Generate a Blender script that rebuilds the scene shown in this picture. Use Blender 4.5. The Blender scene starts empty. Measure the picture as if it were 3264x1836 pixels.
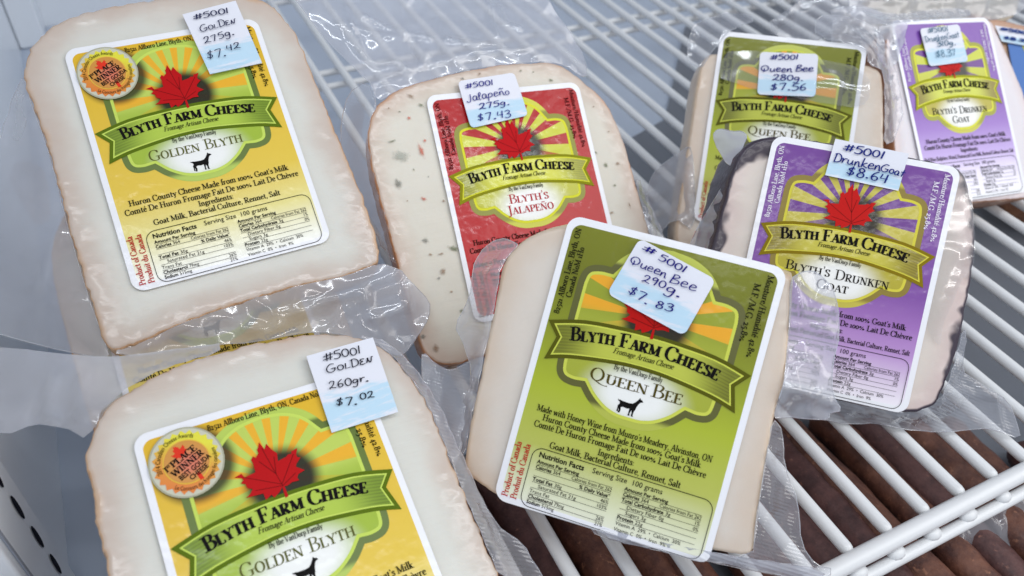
import bpy, bmesh, math, random
from mathutils import Vector, Matrix, noise
from mathutils.geometry import delaunay_2d_cdt
sc = bpy.context.scene
COL = sc.collection
# ---------------------------------------------------------------- camera, world, lights
S = 0.095                       # one label height in metres
FPX, CX, CY = 2560.0, 1632.0, 918.0
CAMH = 0.250
W2 = Vector((0.89750607, 0.2696335, 0.34897082))     # shelf's right, back and up axes seen from the camera
W1 = Vector((-0.44019537, 0.61479086, 0.65441595))
NN = Vector((0.03809163, 0.74095795, -0.67047024))
def c2w(X): return Vector((W2.dot(X), W1.dot(X), NN.dot(X) + CAMH))
cd = bpy.data.cameras.new("camera"); cam = bpy.data.objects.new("camera", cd); COL.objects.link(cam)
rx = (c2w(Vector((1, 0, 0))) - Vector((0, 0, CAMH))).normalized()
ry = c2w(Vector((0, 1, 0))) - Vector((0, 0, CAMH)); ry = (ry - rx * ry.dot(rx)).normalized()
rz = rx.cross(ry)
M = Matrix((rx, ry, rz)).transposed().to_4x4(); M.translation = Vector((0, 0, CAMH)); cam.matrix_world = M
cd.sensor_width = 36; cd.lens = 36 * FPX / 3264; cd.clip_start = .01; cd.clip_end = 20
cd.dof.use_dof = True; cd.dof.focus_distance = .285; cd.dof.aperture_fstop = 13
sc.camera = cam
wd = bpy.data.worlds.new("World"); sc.world = wd; wd.use_nodes = True
wb = wd.node_tree.nodes['Background']; wb.inputs[0].default_value = (.80, .86, .95, 1); wb.inputs[1].default_value = .84
def area(name, loc, target, sx, sy, power, col):
    l = bpy.data.lights.new(name, 'AREA'); l.shape = 'RECTANGLE'; l.size = sx; l.size_y = sy; l.energy = power; l.color = col
    o = bpy.data.objects.new(name, l); COL.objects.link(o); o.location = loc
    o.rotation_euler = (Vector(target) - Vector(loc)).to_track_quat('-Z', 'Y').to_euler(); return o
area('shop_ceiling_light', (1.55, -.75, 1.35), (.15, .1, 0), 1.5, 1.3, 21, (1, .97, .94))
area('ceiling_tube_light', (.05, -.12, 1.15), (.15, .16, 0), 1.5, .025, 6.5, (.9, .95, 1))
area('aisle_tube_light', (-.35, -.75, 1.3), (.1, .15, 0), 1.5, .025, 4.5, (1, .98, .96))
sc.view_settings.view_transform = 'Standard'; sc.view_settings.look = 'None'; sc.view_settings.exposure = -.38; sc.view_settings.gamma = 1
sc.cycles.transparent_max_bounces = 24; sc.cycles.max_bounces = 8
sc.cycles.use_denoising = True
sc.cycles.sample_clamp_indirect = 6
R = random.Random(5)
# ---------------------------------------------------------------- small helpers
def srgb(r, g, b, a=1):
    f = lambda c: (c / 255 / 12.92) if c <= 10 else ((c / 255 + .055) / 1.055) ** 2.4
    return (f(r), f(g), f(b), a)
def empty(name, loc, label=None, cat=None, group=None):
    o = bpy.data.objects.new(name, None); COL.objects.link(o); o.location = loc; o.empty_display_size = .01
    if label: o['label'] = label
    if cat: o['category'] = cat
    if group: o['group'] = group
    return o
def link(name, me, parent=None, mat=None, smooth=False, **kw):
    o = bpy.data.objects.new(name, me); COL.objects.link(o)
    if mat is not None and not me.materials: me.materials.append(mat)
    if smooth:
        for p in me.polygons: p.use_smooth = True
    if parent:
        o.parent = parent; m = Matrix.Translation(parent.location)
        q = parent.parent
        o.matrix_parent_inverse = m.inverted() if not q else Matrix.Translation(-Vector(q.location)) if parent.type == 'EMPTY' else Matrix.Identity(4)
    for k, v in kw.items(): o[k] = v
    return o
class NT:                        # tiny node-expression helper
    def __init__(s, name, **pr):
        s.m = bpy.data.materials.new(name); s.m.use_nodes = True; s.t = s.m.node_tree; s.n = s.t.nodes
        s.b = s.n['Principled BSDF']; s.out = s.n['Material Output']
        for k, v in pr.items(): s.set(k, v)
    def put(s, sock, v):
        if hasattr(v, 'is_output') or isinstance(v, bpy.types.NodeSocket): s.t.links.new(v, sock)
        elif v is not None:
            try: sock.default_value = v
            except Exception: sock.default_value = tuple(v)[:3]
    def set(s, k, v): s.put(s.b.inputs[k.replace('_', ' ')], v)
    def m1(s, op, a, b=None, c=None):
        n = s.n.new('ShaderNodeMath'); n.operation = op; s.put(n.inputs[0], a)
        if b is not None: s.put(n.inputs[1], b)
        if c is not None: s.put(n.inputs[2], c)
        return n.outputs[0]
    def step(s, x, a, b):        # smooth 0..1 between a and b
        n = s.n.new('ShaderNodeMapRange'); n.interpolation_type = 'SMOOTHSTEP'
        s.put(n.inputs[0], x); s.put(n.inputs[1], a); s.put(n.inputs[2], b); return n.outputs[0]
    def mix(s, f, a, b):
        n = s.n.new('ShaderNodeMix'); n.data_type = 'RGBA'; s.put(n.inputs[0], f); s.put(n.inputs[6], a); s.put(n.inputs[7], b); return n.outputs[2]
    def ramp(s, f, st, interp='LINEAR'):
        n = s.n.new('ShaderNodeValToRGB'); r = n.color_ramp; r.interpolation = interp
        while len(r.elements) < len(st): r.elements.new(.5)
        for e, (p, c) in zip(r.elements, st): e.position = p; e.color = c
        s.put(n.inputs[0], f); return n.outputs[0]
    def noise(s, scale, detail=3, rough=.5, vec=None, dist=0):
        n = s.n.new('ShaderNodeTexNoise'); n.inputs['Scale'].default_value = scale; n.inputs['Detail'].default_value = detail
        n.inputs['Roughness'].default_value = rough; n.inputs['Distortion'].default_value = dist
        if vec is not None: s.put(n.inputs['Vector'], vec)
        else: s.put(n.inputs['Vector'], s.obj())
        return n.outputs[0]
    def obj(s):
        if not hasattr(s, '_g'): s._g = s.n.new('ShaderNodeNewGeometry')
        return s._g.outputs['Position']
    def uv(s):
        n = s.n.new('ShaderNodeUVMap'); n.uv_map = 'UVMap'; x = s.n.new('ShaderNodeSeparateXYZ'); s.t.links.new(n.outputs[0], x.inputs[0]); return x.outputs[0], x.outputs[1], n.outputs[0]
    def attr(s, name):
        n = s.n.new('ShaderNodeAttribute'); n.attribute_name = name; return n.outputs['Fac']
    def bump(s, h, strength=.3, dist=.001, normal=None):
        n = s.n.new('ShaderNodeBump'); n.inputs['Strength'].default_value = strength; n.inputs['Distance'].default_value = dist
        s.put(n.inputs['Height'], h)
        if normal is not None: s.put(n.inputs['Normal'], normal)
        return n.outputs[0]
_flat = {}
def flat(name, rgb, rough=.45):
    k = (name, rgb)
    if k not in _flat:
        t = NT(name, Base_Color=srgb(*rgb), Roughness=rough); t.b.inputs['Specular IOR Level'].default_value = .06; _flat[k] = t.m
    return _flat[k]
# ---------------------------------------------------------------- lettering: a small roman face drawn with a broad nib
SER = {
'A': (.72, "L.37 1 .1 0|H.37 1 .63 0|L.2 .36 .53 .36|s.1 0 .1|s.63 0 .11"),
'B': (.66, "H.17 0 .17 1|c.17 1 .36 .99 .51 .9 .52 .74 .43 .57 .3 .53 .17 .53|c.3 .53 .48 .5 .59 .38 .59 .2 .46 .04 .3 .01 .17 0|s.13 0 .11|s.13 1 .11"),
'C': (.72, "c.65 .76 .58 .93 .42 1 .24 .94 .12 .74 .09 .5 .12 .25 .26 .06 .44 0 .6 .08 .67 .24|v.65 .84 .13"),
'D': (.8, "H.17 0 .17 1|c.17 1 .42 .99 .63 .85 .71 .5 .63 .16 .42 .01 .17 0|s.13 0 .11|s.13 1 .11"),
'E': (.64, "H.17 0 .17 1|L.15 1 .56 1|L.15 .52 .42 .52|L.15 0 .58 0|v.55 .9 .12|v.42 .52 .1|v.59 .11 .12|s.13 0 .1|s.13 1 .1"),
'F': (.62, "H.17 0 .17 1|L.15 1 .56 1|L.15 .5 .42 .5|v.56 .89 .12|v.42 .5 .11|s.17 0 .13|s.13 1 .1"),
'G': (.8, "c.66 .76 .58 .94 .42 1 .24 .94 .12 .74 .09 .5 .12 .25 .26 .06 .44 0 .56 .02 .66 .08|H.66 .06 .66 .4|s.64 .42 .13|v.66 .84 .12"),
'H': (.84, "H.17 0 .17 1|H.66 0 .66 1|L.17 .52 .66 .52|s.17 0 .12|s.17 1 .12|s.66 0 .12|s.66 1 .12"),
'I': (.36, "H.18 0 .18 1|s.18 0 .12|s.18 1 .12"),
'J': (.42, "H.26 1 .26 .1|c.26 .1 .24 -.1 .16 -.22 .03 -.24|s.26 1 .12|d.05 -.2 .05"),
'K': (.76, "H.17 0 .17 1|L.18 .42 .58 1|H.3 .6 .64 0|s.17 0 .11|s.17 1 .11|s.59 1 .1|s.66 0 .1"),
'L': (.62, "H.17 0 .17 1|L.15 0 .56 0|v.57 .11 .13|s.13 0 .1|s.17 1 .12"),
'M': (.95, "L.15 0 .15 1|H.15 1 .47 .08|L.47 .08 .79 1|H.79 1 .79 0|s.14 0 .1|s.1 1 .08|s.79 0 .12|s.83 1 .09"),
'N': (.8, "L.15 0 .15 1|H.14 1 .65 0|L.65 0 .65 1|s.15 0 .1|s.1 1 .08|s.65 1 .11"),
'O': (.78, "o.39 .5 .3 .5"),
'P': (.62, "H.17 0 .17 1|c.17 1 .38 .99 .54 .9 .56 .74 .5 .55 .36 .48 .17 .47|s.17 0 .13|s.13 1 .1"),
'Q': (.82, "o.39 .5 .3 .5|c.3 .02 .46 -.08 .66 -.2 .88 -.24 .98 -.2"),
'R': (.74, "H.17 0 .17 1|c.17 1 .38 .99 .54 .9 .56 .75 .5 .58 .36 .51 .17 .5|H.32 .5 .62 0|s.17 0 .12|s.13 1 .1|s.67 0 .08"),
'S': (.54, "c.44 .8 .38 .95 .26 1 .12 .92 .09 .76 .18 .6 .34 .48 .45 .34 .44 .14 .3 .01 .16 .03 .08 .2|v.45 .86 .13|v.08 .13 .13"),
'T': (.68, "H.34 0 .34 1|L.06 1 .62 1|v.06 .89 .11|v.62 .89 .11|s.34 0 .13"),
'U': (.78, "H.17 1 .17 .32|c.17 .32 .22 .09 .38 0 .54 .06 .63 .3 .63 .6|L.63 .4 .63 1|s.17 1 .12|s.63 1 .1"),
'V': (.76, "H.1 1 .38 0|L.38 0 .65 1|s.1 1 .1|s.65 1 .1"),
'W': (1.08, "H.1 1 .34 0|L.34 0 .55 1|H.55 1 .78 0|L.78 0 1 1|s.1 1 .1|s.55 1 .1|s1 1 .08"),
'Y': (.72, "H.08 1 .36 .48|L.62 1 .36 .48|H.36 .5 .36 0|s.08 1 .1|s.62 1 .1|s.36 0 .12"),
'a': (.46, "c.1 .5 .2 .61 .32 .56 .34 .42 .34 .1 .38 .02 .44 .05|c.34 .4 .18 .32 .08 .2 .1 .05 .2 0 .34 .1"),
'b': (.54, "H.12 0 .12 1.04|c.12 .5 .28 .62 .44 .52 .48 .32 .42 .08 .26 0 .12 .08|s.08 1.03 .05"),
'c': (.44, "c.38 .5 .3 .61 .16 .56 .08 .32 .13 .1 .25 0 .39 .09"),
'd': (.56, "H.42 0 .42 1.04|c.42 .52 .3 .62 .14 .54 .08 .32 .12 .08 .26 0 .42 .1|s.38 1.03 .05|s.47 .01 .05"),
'e': (.47, "c.1 .34 .24 .36 .39 .36 .36 .54 .24 .62 .12 .52 .08 .3 .14 .07 .27 0 .41 .1"),
'f': (.32, "c.38 .96 .29 1.04 .19 .97 .16 .8 .16 0|L.04 .6 .32 .6|s.16 0 .1"),
'g': (.5, "o.22 .41 .14 .2|c.14 .23 .08 .12 .2 .05 .36 .03 .43 -.1 .34 -.25 .17 -.28 .06 -.19 .1 -.07 .2 .02|L.34 .56 .47 .6"),
'h': (.6, "H.13 0 .13 1.04|c.13 .48 .26 .62 .4 .6 .44 .46 .44 0|s.13 0 .1|s.44 0 .1|s.09 1.03 .05"),
'i': (.28, "H.14 0 .14 .6|s.14 0 .1|s.1 .6 .05|d.14 .84 .065"),
'k': (.56, "H.13 0 .13 1.04|L.14 .3 .4 .6|H.22 .38 .45 0|s.13 0 .1|s.48 0 .08|s.4 .6 .07|s.09 1.03 .05"),
'l': (.28, "H.14 0 .14 1.04|s.14 0 .1|s.1 1.03 .05"),
'm': (.9, "H.13 0 .13 .6|c.13 .46 .26 .62 .38 .6 .43 .46 .43 0|c.43 .46 .56 .62 .7 .6 .74 .46 .74 0|s.13 0 .1|s.43 0 .1|s.74 0 .1|s.09 .6 .05"),
'n': (.6, "H.13 0 .13 .6|c.13 .46 .26 .62 .4 .6 .44 .46 .44 0|s.13 0 .1|s.44 0 .1|s.09 .6 .05"),
'o': (.52, "o.26 .31 .18 .31"),
'p': (.56, "H.13 -.3 .13 .6|c.13 .5 .28 .62 .44 .52 .48 .32 .42 .08 .28 0 .13 .08|s.13 -.3 .1|s.09 .6 .05"),
'r': (.42, "H.13 0 .13 .6|c.13 .42 .24 .6 .36 .6|s.13 0 .1|s.09 .6 .05|d.36 .56 .05"),
's': (.4, "c.33 .48 .26 .61 .12 .57 .1 .44 .22 .34 .33 .24 .32 .07 .2 0 .07 .08|v.33 .52 .08|v.06 .1 .09"),
't': (.36, "c.16 .82 .16 .12 .22 .01 .35 .07|L.05 .6 .33 .6"),
'u': (.6, "c.13 .6 .13 .2 .18 .03 .3 .01 .44 .16|H.44 .6 .44 0|s.09 .6 .06|s.4 .6 .06|s.5 .01 .05"),
'v': (.54, "H.1 .6 .28 0|L.28 0 .44 .6|s.1 .6 .09|s.44 .6 .08"),
'w': (.78, "H.1 .6 .26 0|L.26 0 .4 .6|H.4 .6 .55 0|L.55 0 .7 .6|s.1 .6 .08|s.4 .6 .07|s.7 .6 .07"),
'y': (.54, "H.1 .6 .28 .02|L.44 .6 .26 -.05|c.26 -.05 .18 -.25 .06 -.26|s.1 .6 .09|s.44 .6 .08"),
'z': (.46, "L.08 .6 .38 .6|L.38 .6 .08 0|H.08 0 .4 .02"),
'0': (.5, "o.25 .31 .18 .31"), '1': (.34, "H.17 0 .17 .6|s.17 0 .11|s.12 .6 .06"),
'2': (.48, "c.07 .45 .12 .6 .28 .61 .35 .46 .26 .24 .07 .04|H.06 .03 .42 .03|v.42 .08 .06"),
'4': (.5, "L.32 .6 .06 .02|L.05 .02 .46 .02|H.34 .6 .34 -.3"),
'5': (.46, "H.13 .58 .4 .62|L.13 .6 .12 .28|c.12 .28 .3 .3 .38 .08 .28 -.2 .06 -.28"),
'8': (.5, "o.25 .74 .15 .22|o.25 .26 .18 .26"),
',': (.24, "d.12 .05 .07|L.15 .04 .08 -.17"), '.': (.24, "d.12 .06 .07"), ':': (.26, "d.13 .06 .065|d.13 .5 .065"),
"'": (.2, "d.1 .95 .06|L.13 .95 .08 .74"), '/': (.46, "L.02 -.15 .4 1.05"), '%': (.92, "o.2 .46 .09 .13|o.68 .14 .09 .13|L.64 .64 .22 -.04"),
'(': (.28, "c.24 1.1 .1 .7 .1 .2 .24 -.2"), ')': (.28, "c.06 1.1 .2 .7 .2 .2 .06 -.2"), ' ': (.26, ""),
}
def acc(base, extra, h=.0): return (SER[base][0], SER[base][1] + '|' + extra)
SER['é'] = acc('e', "L.2 .74 .36 .98"); SER['è'] = acc('e', "L.3 .74 .14 .98"); SER['Ñ'] = acc('N', "c.22 1.16 .34 1.26 .46 1.16 .58 1.26")
HAND = {
'#': (.75, "l.04 .55 .72 .72|l0 .18 .68 .36|l.3 .9 .26 .02|l.56 .92 .5 .05"),
'5': (.55, "c.5 .98 .3 .95 .14 .9 .1 .62 .3 .62 .46 .45 .4 .12 .2 0 .02 .08"),
'0': (.58, "o.28 .48 .22 .44"), '1': (.3, "l.14 .98 .1 .02"), '2': (.6, "c.06 .72 .2 .96 .42 .88 .36 .5 .1 .1 .04 .06 .16 .2 .34 .1 .56 .02"),
'3': (.55, "c.06 .86 .26 1 .42 .86 .36 .62 .2 .54 .42 .48 .46 .18 .26 0 .02 .1"),
'4': (.6, "l.12 .9 .06 .42 .5 .46|l.44 .95 .4 0"), '6': (.55, "c.42 .98 .16 .7 .08 .3 .2 .02 .42 .1 .42 .36 .24 .46 .1 .3"),
'7': (.6, "c.02 .86 .2 .96 .46 .98|l.46 .98 .24 0"), '8': (.55, "c.4 .8 .26 .98 .1 .84 .16 .62 .4 .42 .42 .14 .24 0 .08 .12 .12 .4 .36 .62 .42 .82"),
'9': (.55, "c.4 .84 .24 .98 .08 .78 .16 .56 .38 .7 .42 .9 .38 .4 .3 0"),
'$': (.6, "c.44 .74 .24 .8 .1 .66 .22 .5 .4 .36 .36 .16 .18 .14 .02 .24|l.3 1 .22 -.04"), '.': (.3, "d.14 .06 .1"),
'g': (.55, "c.42 .56 .2 .64 .06 .42 .14 .2 .36 .3 .42 .56 .4 .1 .3 -.28 .1 -.3 .02 -.18"),
'r': (.42, "c.06 .58 .1 .3 .08 .04 .14 .38 .26 .54 .4 .52"),
'G': (.75, "c.62 .92 .36 .98 .1 .62 .1 .2 .36 0 .6 .16 .62 .4 .36 .42 .7 .44"),
'O': (.5, "o.24 .34 .2 .3"), 'L': (.42, "l.1 .66 .06 .04 .38 .08"), 'D': (.6, "l.14 .95 .1 .03|c.02 .9 .3 1 .54 .7 .5 .2 .1 .02"),
'E': (.45, "c.36 .62 .16 .66 .08 .5 .24 .36 .08 .28 .08 .06 .38 .06"), 'N': (.6, "c.04 .04 .14 .4 .16 .64 .2 .3 .32 .04 .4 .3 .46 .66 .56 .62"),
'J': (.5, "c.4 1 .38 .4 .3 0 .12 -.02 .02 .16"), 'a': (.5, "c.38 .5 .2 .6 .06 .34 .14 .04 .32 .14 .38 .5 .38 .1 .5 .06"),
'l': (.3, "c.06 .3 .24 .8 .2 1 .08 .8 .1 .1 .26 .06"), 'p': (.52, "l.12 .56 .04 -.4|c.1 .4 .26 .6 .42 .46 .36 .12 .12 .1"),
'e': (.48, "c.08 .3 .36 .38 .34 .56 .16 .58 .06 .28 .16 .02 .46 .12"), 'ñ': (.5, "c.06 .54 .08 .04 .12 .4 .28 .58 .36 .3 .4 .04 .5 .06|c.06 .84 .2 .96 .3 .84 .46 .94"),
'n': (.5, "c.06 .54 .08 .04 .12 .4 .28 .58 .36 .3 .4 .04 .5 .06"), 'o': (.46, "o.22 .28 .17 .26"), 'Q': (.8, "o.36 .52 .32 .44|l.3 .5 .36 .1 .3 -.08"),
'u': (.52, "c.06 .54 .08 .12 .24 .04 .38 .3 .4 .54 .4 .14 .5 .04"), 'B': (.6, "l.16 .96 .08 0|c.1 .94 .36 1 .46 .8 .16 .52 .5 .44 .5 .14 .08 .02"),
'k': (.5, "l.12 1 .06 .02|c.4 .56 .12 .28 .46 .02"), 't': (.4, "l.24 .95 .18 .04|l.02 .6 .42 .64"), 'i': (.25, "l.12 .5 .1 .04|d.13 .74 .04"), 'w': (.7, "c.04 .52 .12 .04 .3 .46 .4 .04 .62 .54"),
' ': (.35, ""),
'D2': (.62, "l.14 .95 .1 .03|c.02 .9 .3 1 .54 .7 .5 .2 .1 .02"),
}
def spline(p, k):
    out = []
    n = len(p)
    for i in range(n - 1):
        a, b, c, d = p[max(i - 1, 0)], p[i], p[i + 1], p[min(i + 2, n - 1)]
        for j in range(k):
            t = j / k; t2 = t * t; t3 = t2 * t
            out.append(tuple(.5 * (2 * b[q] + (c[q] - a[q]) * t + (2 * a[q] - 5 * b[q] + 4 * c[q] - d[q]) * t2 + (-a[q] + 3 * b[q] - 3 * c[q] + d[q]) * t3) for q in (0, 1)))
    out.append(p[-1]); return out
def strip(pts, wf, closed=False):
    L, n = [], len(pts)
    for i in range(n):
        a = pts[(i - 1) % n] if (closed or i) else pts[0]
        b = pts[(i + 1) % n] if (closed or i < n - 1) else pts[-1]
        dx, dy = b[0] - a[0], b[1] - a[1]; l = math.hypot(dx, dy) or 1; dx /= l; dy /= l
        w = wf(dx, dy) / 2; L.append(((pts[i][0] - dy * w, pts[i][1] + dx * w), (pts[i][0] + dy * w, pts[i][1] - dx * w)))
    v = [q for ab in L for q in ab]
    f = [(2 * i, 2 * i + 1, 2 * ((i + 1) % n) + 1, 2 * ((i + 1) % n)) for i in range(n if closed else n - 1)]
    return v, f
def glyph(G, ch, T, t, k, mono=False):
    w, src = G[ch]; parts = []
    for st in filter(None, src.split('|')):
        c, q = st[0], list(map(float, st[1:].split())); P = list(zip(q[0::2], q[1::2])) if c in 'cLHl' else None
        nib = (lambda dx, dy: T) if mono else (lambda dx, dy: math.sqrt((T * dy) ** 2 + (t * dx) ** 2))
        if c == 'c': parts.append(strip(spline(P, k), nib))
        elif c == 'L': parts.append(strip(P, lambda a, b: t * 1.15))
        elif c == 'H': parts.append(strip(P, lambda a, b: T))
        elif c == 'l': parts.append(strip(P, nib))
        elif c == 'o':
            m = max(8, k * 5); parts.append(strip([(q[0] + q[2] * math.cos(2 * math.pi * i / m), q[1] + q[3] * math.sin(2 * math.pi * i / m)) for i in range(m)], nib, True))
        elif c == 's':
            y = q[1] + (t * .5 if q[1] < .3 else -t * .5); parts.append(strip([(q[0] - q[2] - T * .35, y), (q[0] + q[2] + T * .35, y)], lambda a, b: t))
        elif c == 'v': parts.append(strip([(q[0], q[1] - q[2]), (q[0], q[1] + q[2])], lambda a, b: t * 1.3))
        elif c == 'd':
            r = q[2] * (1 + (T - .13) * 2 if not mono else 1); v = [(q[0] + r * math.cos(i * math.pi / 3), q[1] + r * math.sin(i * math.pi / 3)) for i in range(6)]; parts.append((v, [tuple(range(6))]))
    return w, parts
def line_text(s, size, u0, u1, base, G=SER, T=.13, t=.045, k=3, sc_=None, slant=0, mono=False, jit=0, rnd=None):
    """text along a baseline base(u)->v between u0 and u1; sc_: size of small capitals"""
    x = 0; items = []
    for ch in s:
        z = 1; g = ch
        if sc_ and ch.islower(): g = ch.upper(); z = sc_
        if g not in G: g = ' '
        w, parts = glyph(G, g, T / z if sc_ and z != 1 else T, t / z if sc_ and z != 1 else t, k, mono)
        jy = (rnd.uniform(-jit, jit) if rnd else 0); js = 1 + (rnd.uniform(-jit, jit) if rnd else 0)
        items.append((x, z * js, jy, parts)); x += w * z
    sx = (u1 - u0) / max(x, 1e-6)
    out = []
    for x0, z, jy, parts in items:
        for v, f in parts:
            vv = []
            for a, b in v:
                X = u0 + (x0 + (a + slant * b) * z) * sx
                uc = u0 + (x0 + .4 * z) * sx; e = 1e-3; th = math.atan2(base(uc + e) - base(uc - e), 2 * e)
                dx, dy = X - uc, (b * z + jy) * size
                vv.append((uc + dx * math.cos(th) - dy * math.sin(th), base(uc) + dx * math.sin(th) + dy * math.cos(th)))
            out.append((vv, f))
    return out
def place(parts, o, d, n=None):   # map (x,y) -> o + x*d + y*perp
    n = n or (-d[1], d[0])
    return [([(o[0] + a * d[0] + b * n[0], o[1] + a * d[1] + b * n[1]) for a, b in v], f) for v, f in parts]
_sans = {}
def sans(s, bold=False):
    key = (s, bold)
    if key not in _sans:
        cu = bpy.data.curves.new('t', 'FONT'); cu.body = s; cu.size = 1; cu.resolution_u = 2; cu.offset = .022 if bold else 0
        ob = bpy.data.objects.new('t', cu); COL.objects.link(ob); dg = bpy.context.evaluated_depsgraph_get(); me = bpy.data.meshes.new_from_object(ob.evaluated_get(dg))
        _sans[key] = ([(v.co.x, v.co.y) for v in me.vertices], [tuple(p.vertices) for p in me.polygons])
        bpy.data.objects.remove(ob); bpy.data.curves.remove(cu); bpy.data.meshes.remove(me)
    return _sans[key]
def sans_at(s, u0, u1, v, size, bold=False):
    V, F = sans(s, bold); w = max(a for a, b in V); sx = (u1 - u0) / w if u1 else size
    return [([(u0 + a * sx, v + b * size) for a, b in V], F)]
# ---------------------------------------------------------------- planes of the packages
def rod(r):
    t = math.sqrt(sum(c * c for c in r)); K = [c / t for c in r]; x, y, z = K; c, s = math.cos(t), math.sin(t); C = 1 - c
    return Matrix(((c + x * x * C, x * y * C - z * s, x * z * C + y * s), (y * x * C + z * s, c + y * y * C, y * z * C - x * s), (z * x * C - y * s, z * y * C + x * s, c + z * z * C)))
class Plane:
    def __init__(s, p):
        m = rod(p[:3]); s.U, s.V, s.Nn = m.col[0].copy(), m.col[1].copy(), -m.col[2]; s.O = Vector(p[3:]); s.bend = None
    def shifted(s, h):
        q = Plane.__new__(Plane); q.U, q.V, q.Nn, q.O, q.bend = s.U, s.V, s.Nn, s.O + s.Nn * h, None; return q
    def w(s, u, v, h=0.0):       # label coordinates -> world
        if s.bend:
            (px, py), (nx, ny), r = s.bend; d = (u - px) * nx + (v - py) * ny
            if d > 0:
                a = min(d / r, 1.25); e = d - a * r
                q = r * math.sin(a) + max(e, 0) * math.cos(a); dh = -(r * (1 - math.cos(a)) + max(e, 0) * math.sin(a))
                u += (q - d) * nx; v += (q - d) * ny; h += dh
        return c2w((s.O + s.U * u + s.V * v + s.Nn * h) * S)
    def uv(s, px, py, h=0.0):    # a sight line through the plane
        d = Vector(((px - CX) / FPX, -(py - CY) / FPX, 1)); o = s.O + s.Nn * h; t = o.dot(s.Nn) / d.dot(s.Nn); x = d * t - o
        return x.dot(s.U), x.dot(s.V)
PL = {'A': [0.21813, -0.30909, 0.32724, -1.36336, -0.02064, 2.90696], 'D': [0.0207, 0.19378, -0.26478, -0.06179, -0.71463, 2.74282],
'B': [0.13434, -0.34616, 0.20081, -0.15492, -0.14896, 3.35025], 'C': [-0.00055, 0.16057, -0.21298, 0.86527, -0.34802, 3.3212],
'E': [0.02943, 0.13504, -0.15039, 0.93876, 0.35003, 4.16682], 'F': [0.09418, -0.36417, 0.16613, 2.16418, 0.42547, 4.17353],
'G': [0.45328, -0.38952, 0.35061, -0.74477, -1.29672, 2.08317]}
PL = {k: Plane(v) for k, v in PL.items()}
PA = 0.732                      # label width / height
MM = 1 / (S * 1000)             # one millimetre in label units
PL['D'].bend = ((.30, -.004), (.085, -.9964), .025)
# ---------------------------------------------------------------- flat print pieces -> meshes
def mesh_from(name, plane, groups, uvmap=True):
    """groups: list of (parts, h, material)"""
    vs, fs, mi, uvs, mats = [], [], [], [], []
    for parts, h, mat in groups:
        if mat not in mats: mats.append(mat)
        for i, (v, f) in enumerate(parts):
            b = len(vs); hh = h + (i % 7) * 4e-5
            vs += [plane.w(a, c, hh) for a, c in v]; uvs += v
            for q in f: fs.append(tuple(b + j for j in q)); mi.append(mats.index(mat))
    me = bpy.data.meshes.new(name); me.from_pydata(vs, [], fs)
    for m in mats: me.materials.append(m)
    me.polygons.foreach_set('material_index', mi)
    l = me.uv_layers.new(name='UVMap')
    for lp in me.loops: l.data[lp.index].uv = uvs[lp.vertex_index]
    return me
def inside(p, poly):
    x, y = p; c = False; n = len(poly)
    for i in range(n):
        x1, y1 = poly[i]; x2, y2 = poly[i - 1]
        if (y1 > y) != (y2 > y) and x < (x2 - x1) * (y - y1) / (y2 - y1) + x1: c = not c
    return c
def tri(poly, grid=None):
    pts = [Vector(p) for p in poly]; n = len(pts); edges = [(i, (i + 1) % n) for i in range(n)]
    if grid:
        xs = [p[0] for p in poly]; ys = [p[1] for p in poly]; y = min(ys) + grid / 2; r = 0
        while y < max(ys):
            x = min(xs) + grid / 2 + (grid / 2 if r % 2 else 0)
            while x < max(xs):
                if inside((x, y), poly) and dist((x, y), poly) > grid * .45: pts.append(Vector((x, y)))
                x += grid
            y += grid * .87; r += 1
    o = delaunay_2d_cdt(pts, edges, [], 1, 1e-7)
    return [tuple(v) for v in o[0]], [tuple(f) for f in o[2]]
def dist(p, poly):
    best = 9e9; x, y = p
    for i in range(len(poly)):
        x1, y1 = poly[i - 1]; x2, y2 = poly[i]; dx, dy = x2 - x1, y2 - y1; l = dx * dx + dy * dy
        t = 0 if l == 0 else max(0, min(1, ((x - x1) * dx + (y - y1) * dy) / l)); d = (x - x1 - t * dx) ** 2 + (y - y1 - t * dy) ** 2
        if d < best: best = d
    return math.sqrt(best)
def rrect(x0, y0, x1, y1, r, k=6):
    out = []
    for cx, cy, a in ((x1 - r, y0 + r, -90), (x1 - r, y1 - r, 0), (x0 + r, y1 - r, 90), (x0 + r, y0 + r, 180)):
        for i in range(k + 1):
            t = math.radians(a + 90 * i / k); out.append((cx + r * math.cos(t), cy + r * math.sin(t)))
    return out
def offset(poly, d):
    n = len(poly); ar = sum(poly[i - 1][0] * poly[i][1] - poly[i][0] * poly[i - 1][1] for i in range(n)); sg = 1 if ar > 0 else -1
    out = []
    for i in range(n):
        a, b, c = poly[i - 1], poly[i], poly[(i + 1) % n]
        e1 = (b[0] - a[0], b[1] - a[1]); e2 = (c[0] - b[0], c[1] - b[1]); l1 = math.hypot(*e1) or 1; l2 = math.hypot(*e2) or 1
        n1 = (-e1[1] / l1 * sg, e1[0] / l1 * sg); n2 = (-e2[1] / l2 * sg, e2[0] / l2 * sg)
        m = (n1[0] + n2[0], n1[1] + n2[1]); q = m[0] * m[0] + m[1] * m[1]; k = min(2 / max(q, .25), 3)
        out.append((b[0] + m[0] * d * k, b[1] + m[1] * d * k))
    return out
def mir(half): return half + [(PA - x, y) for x, y in reversed(half)]
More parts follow.
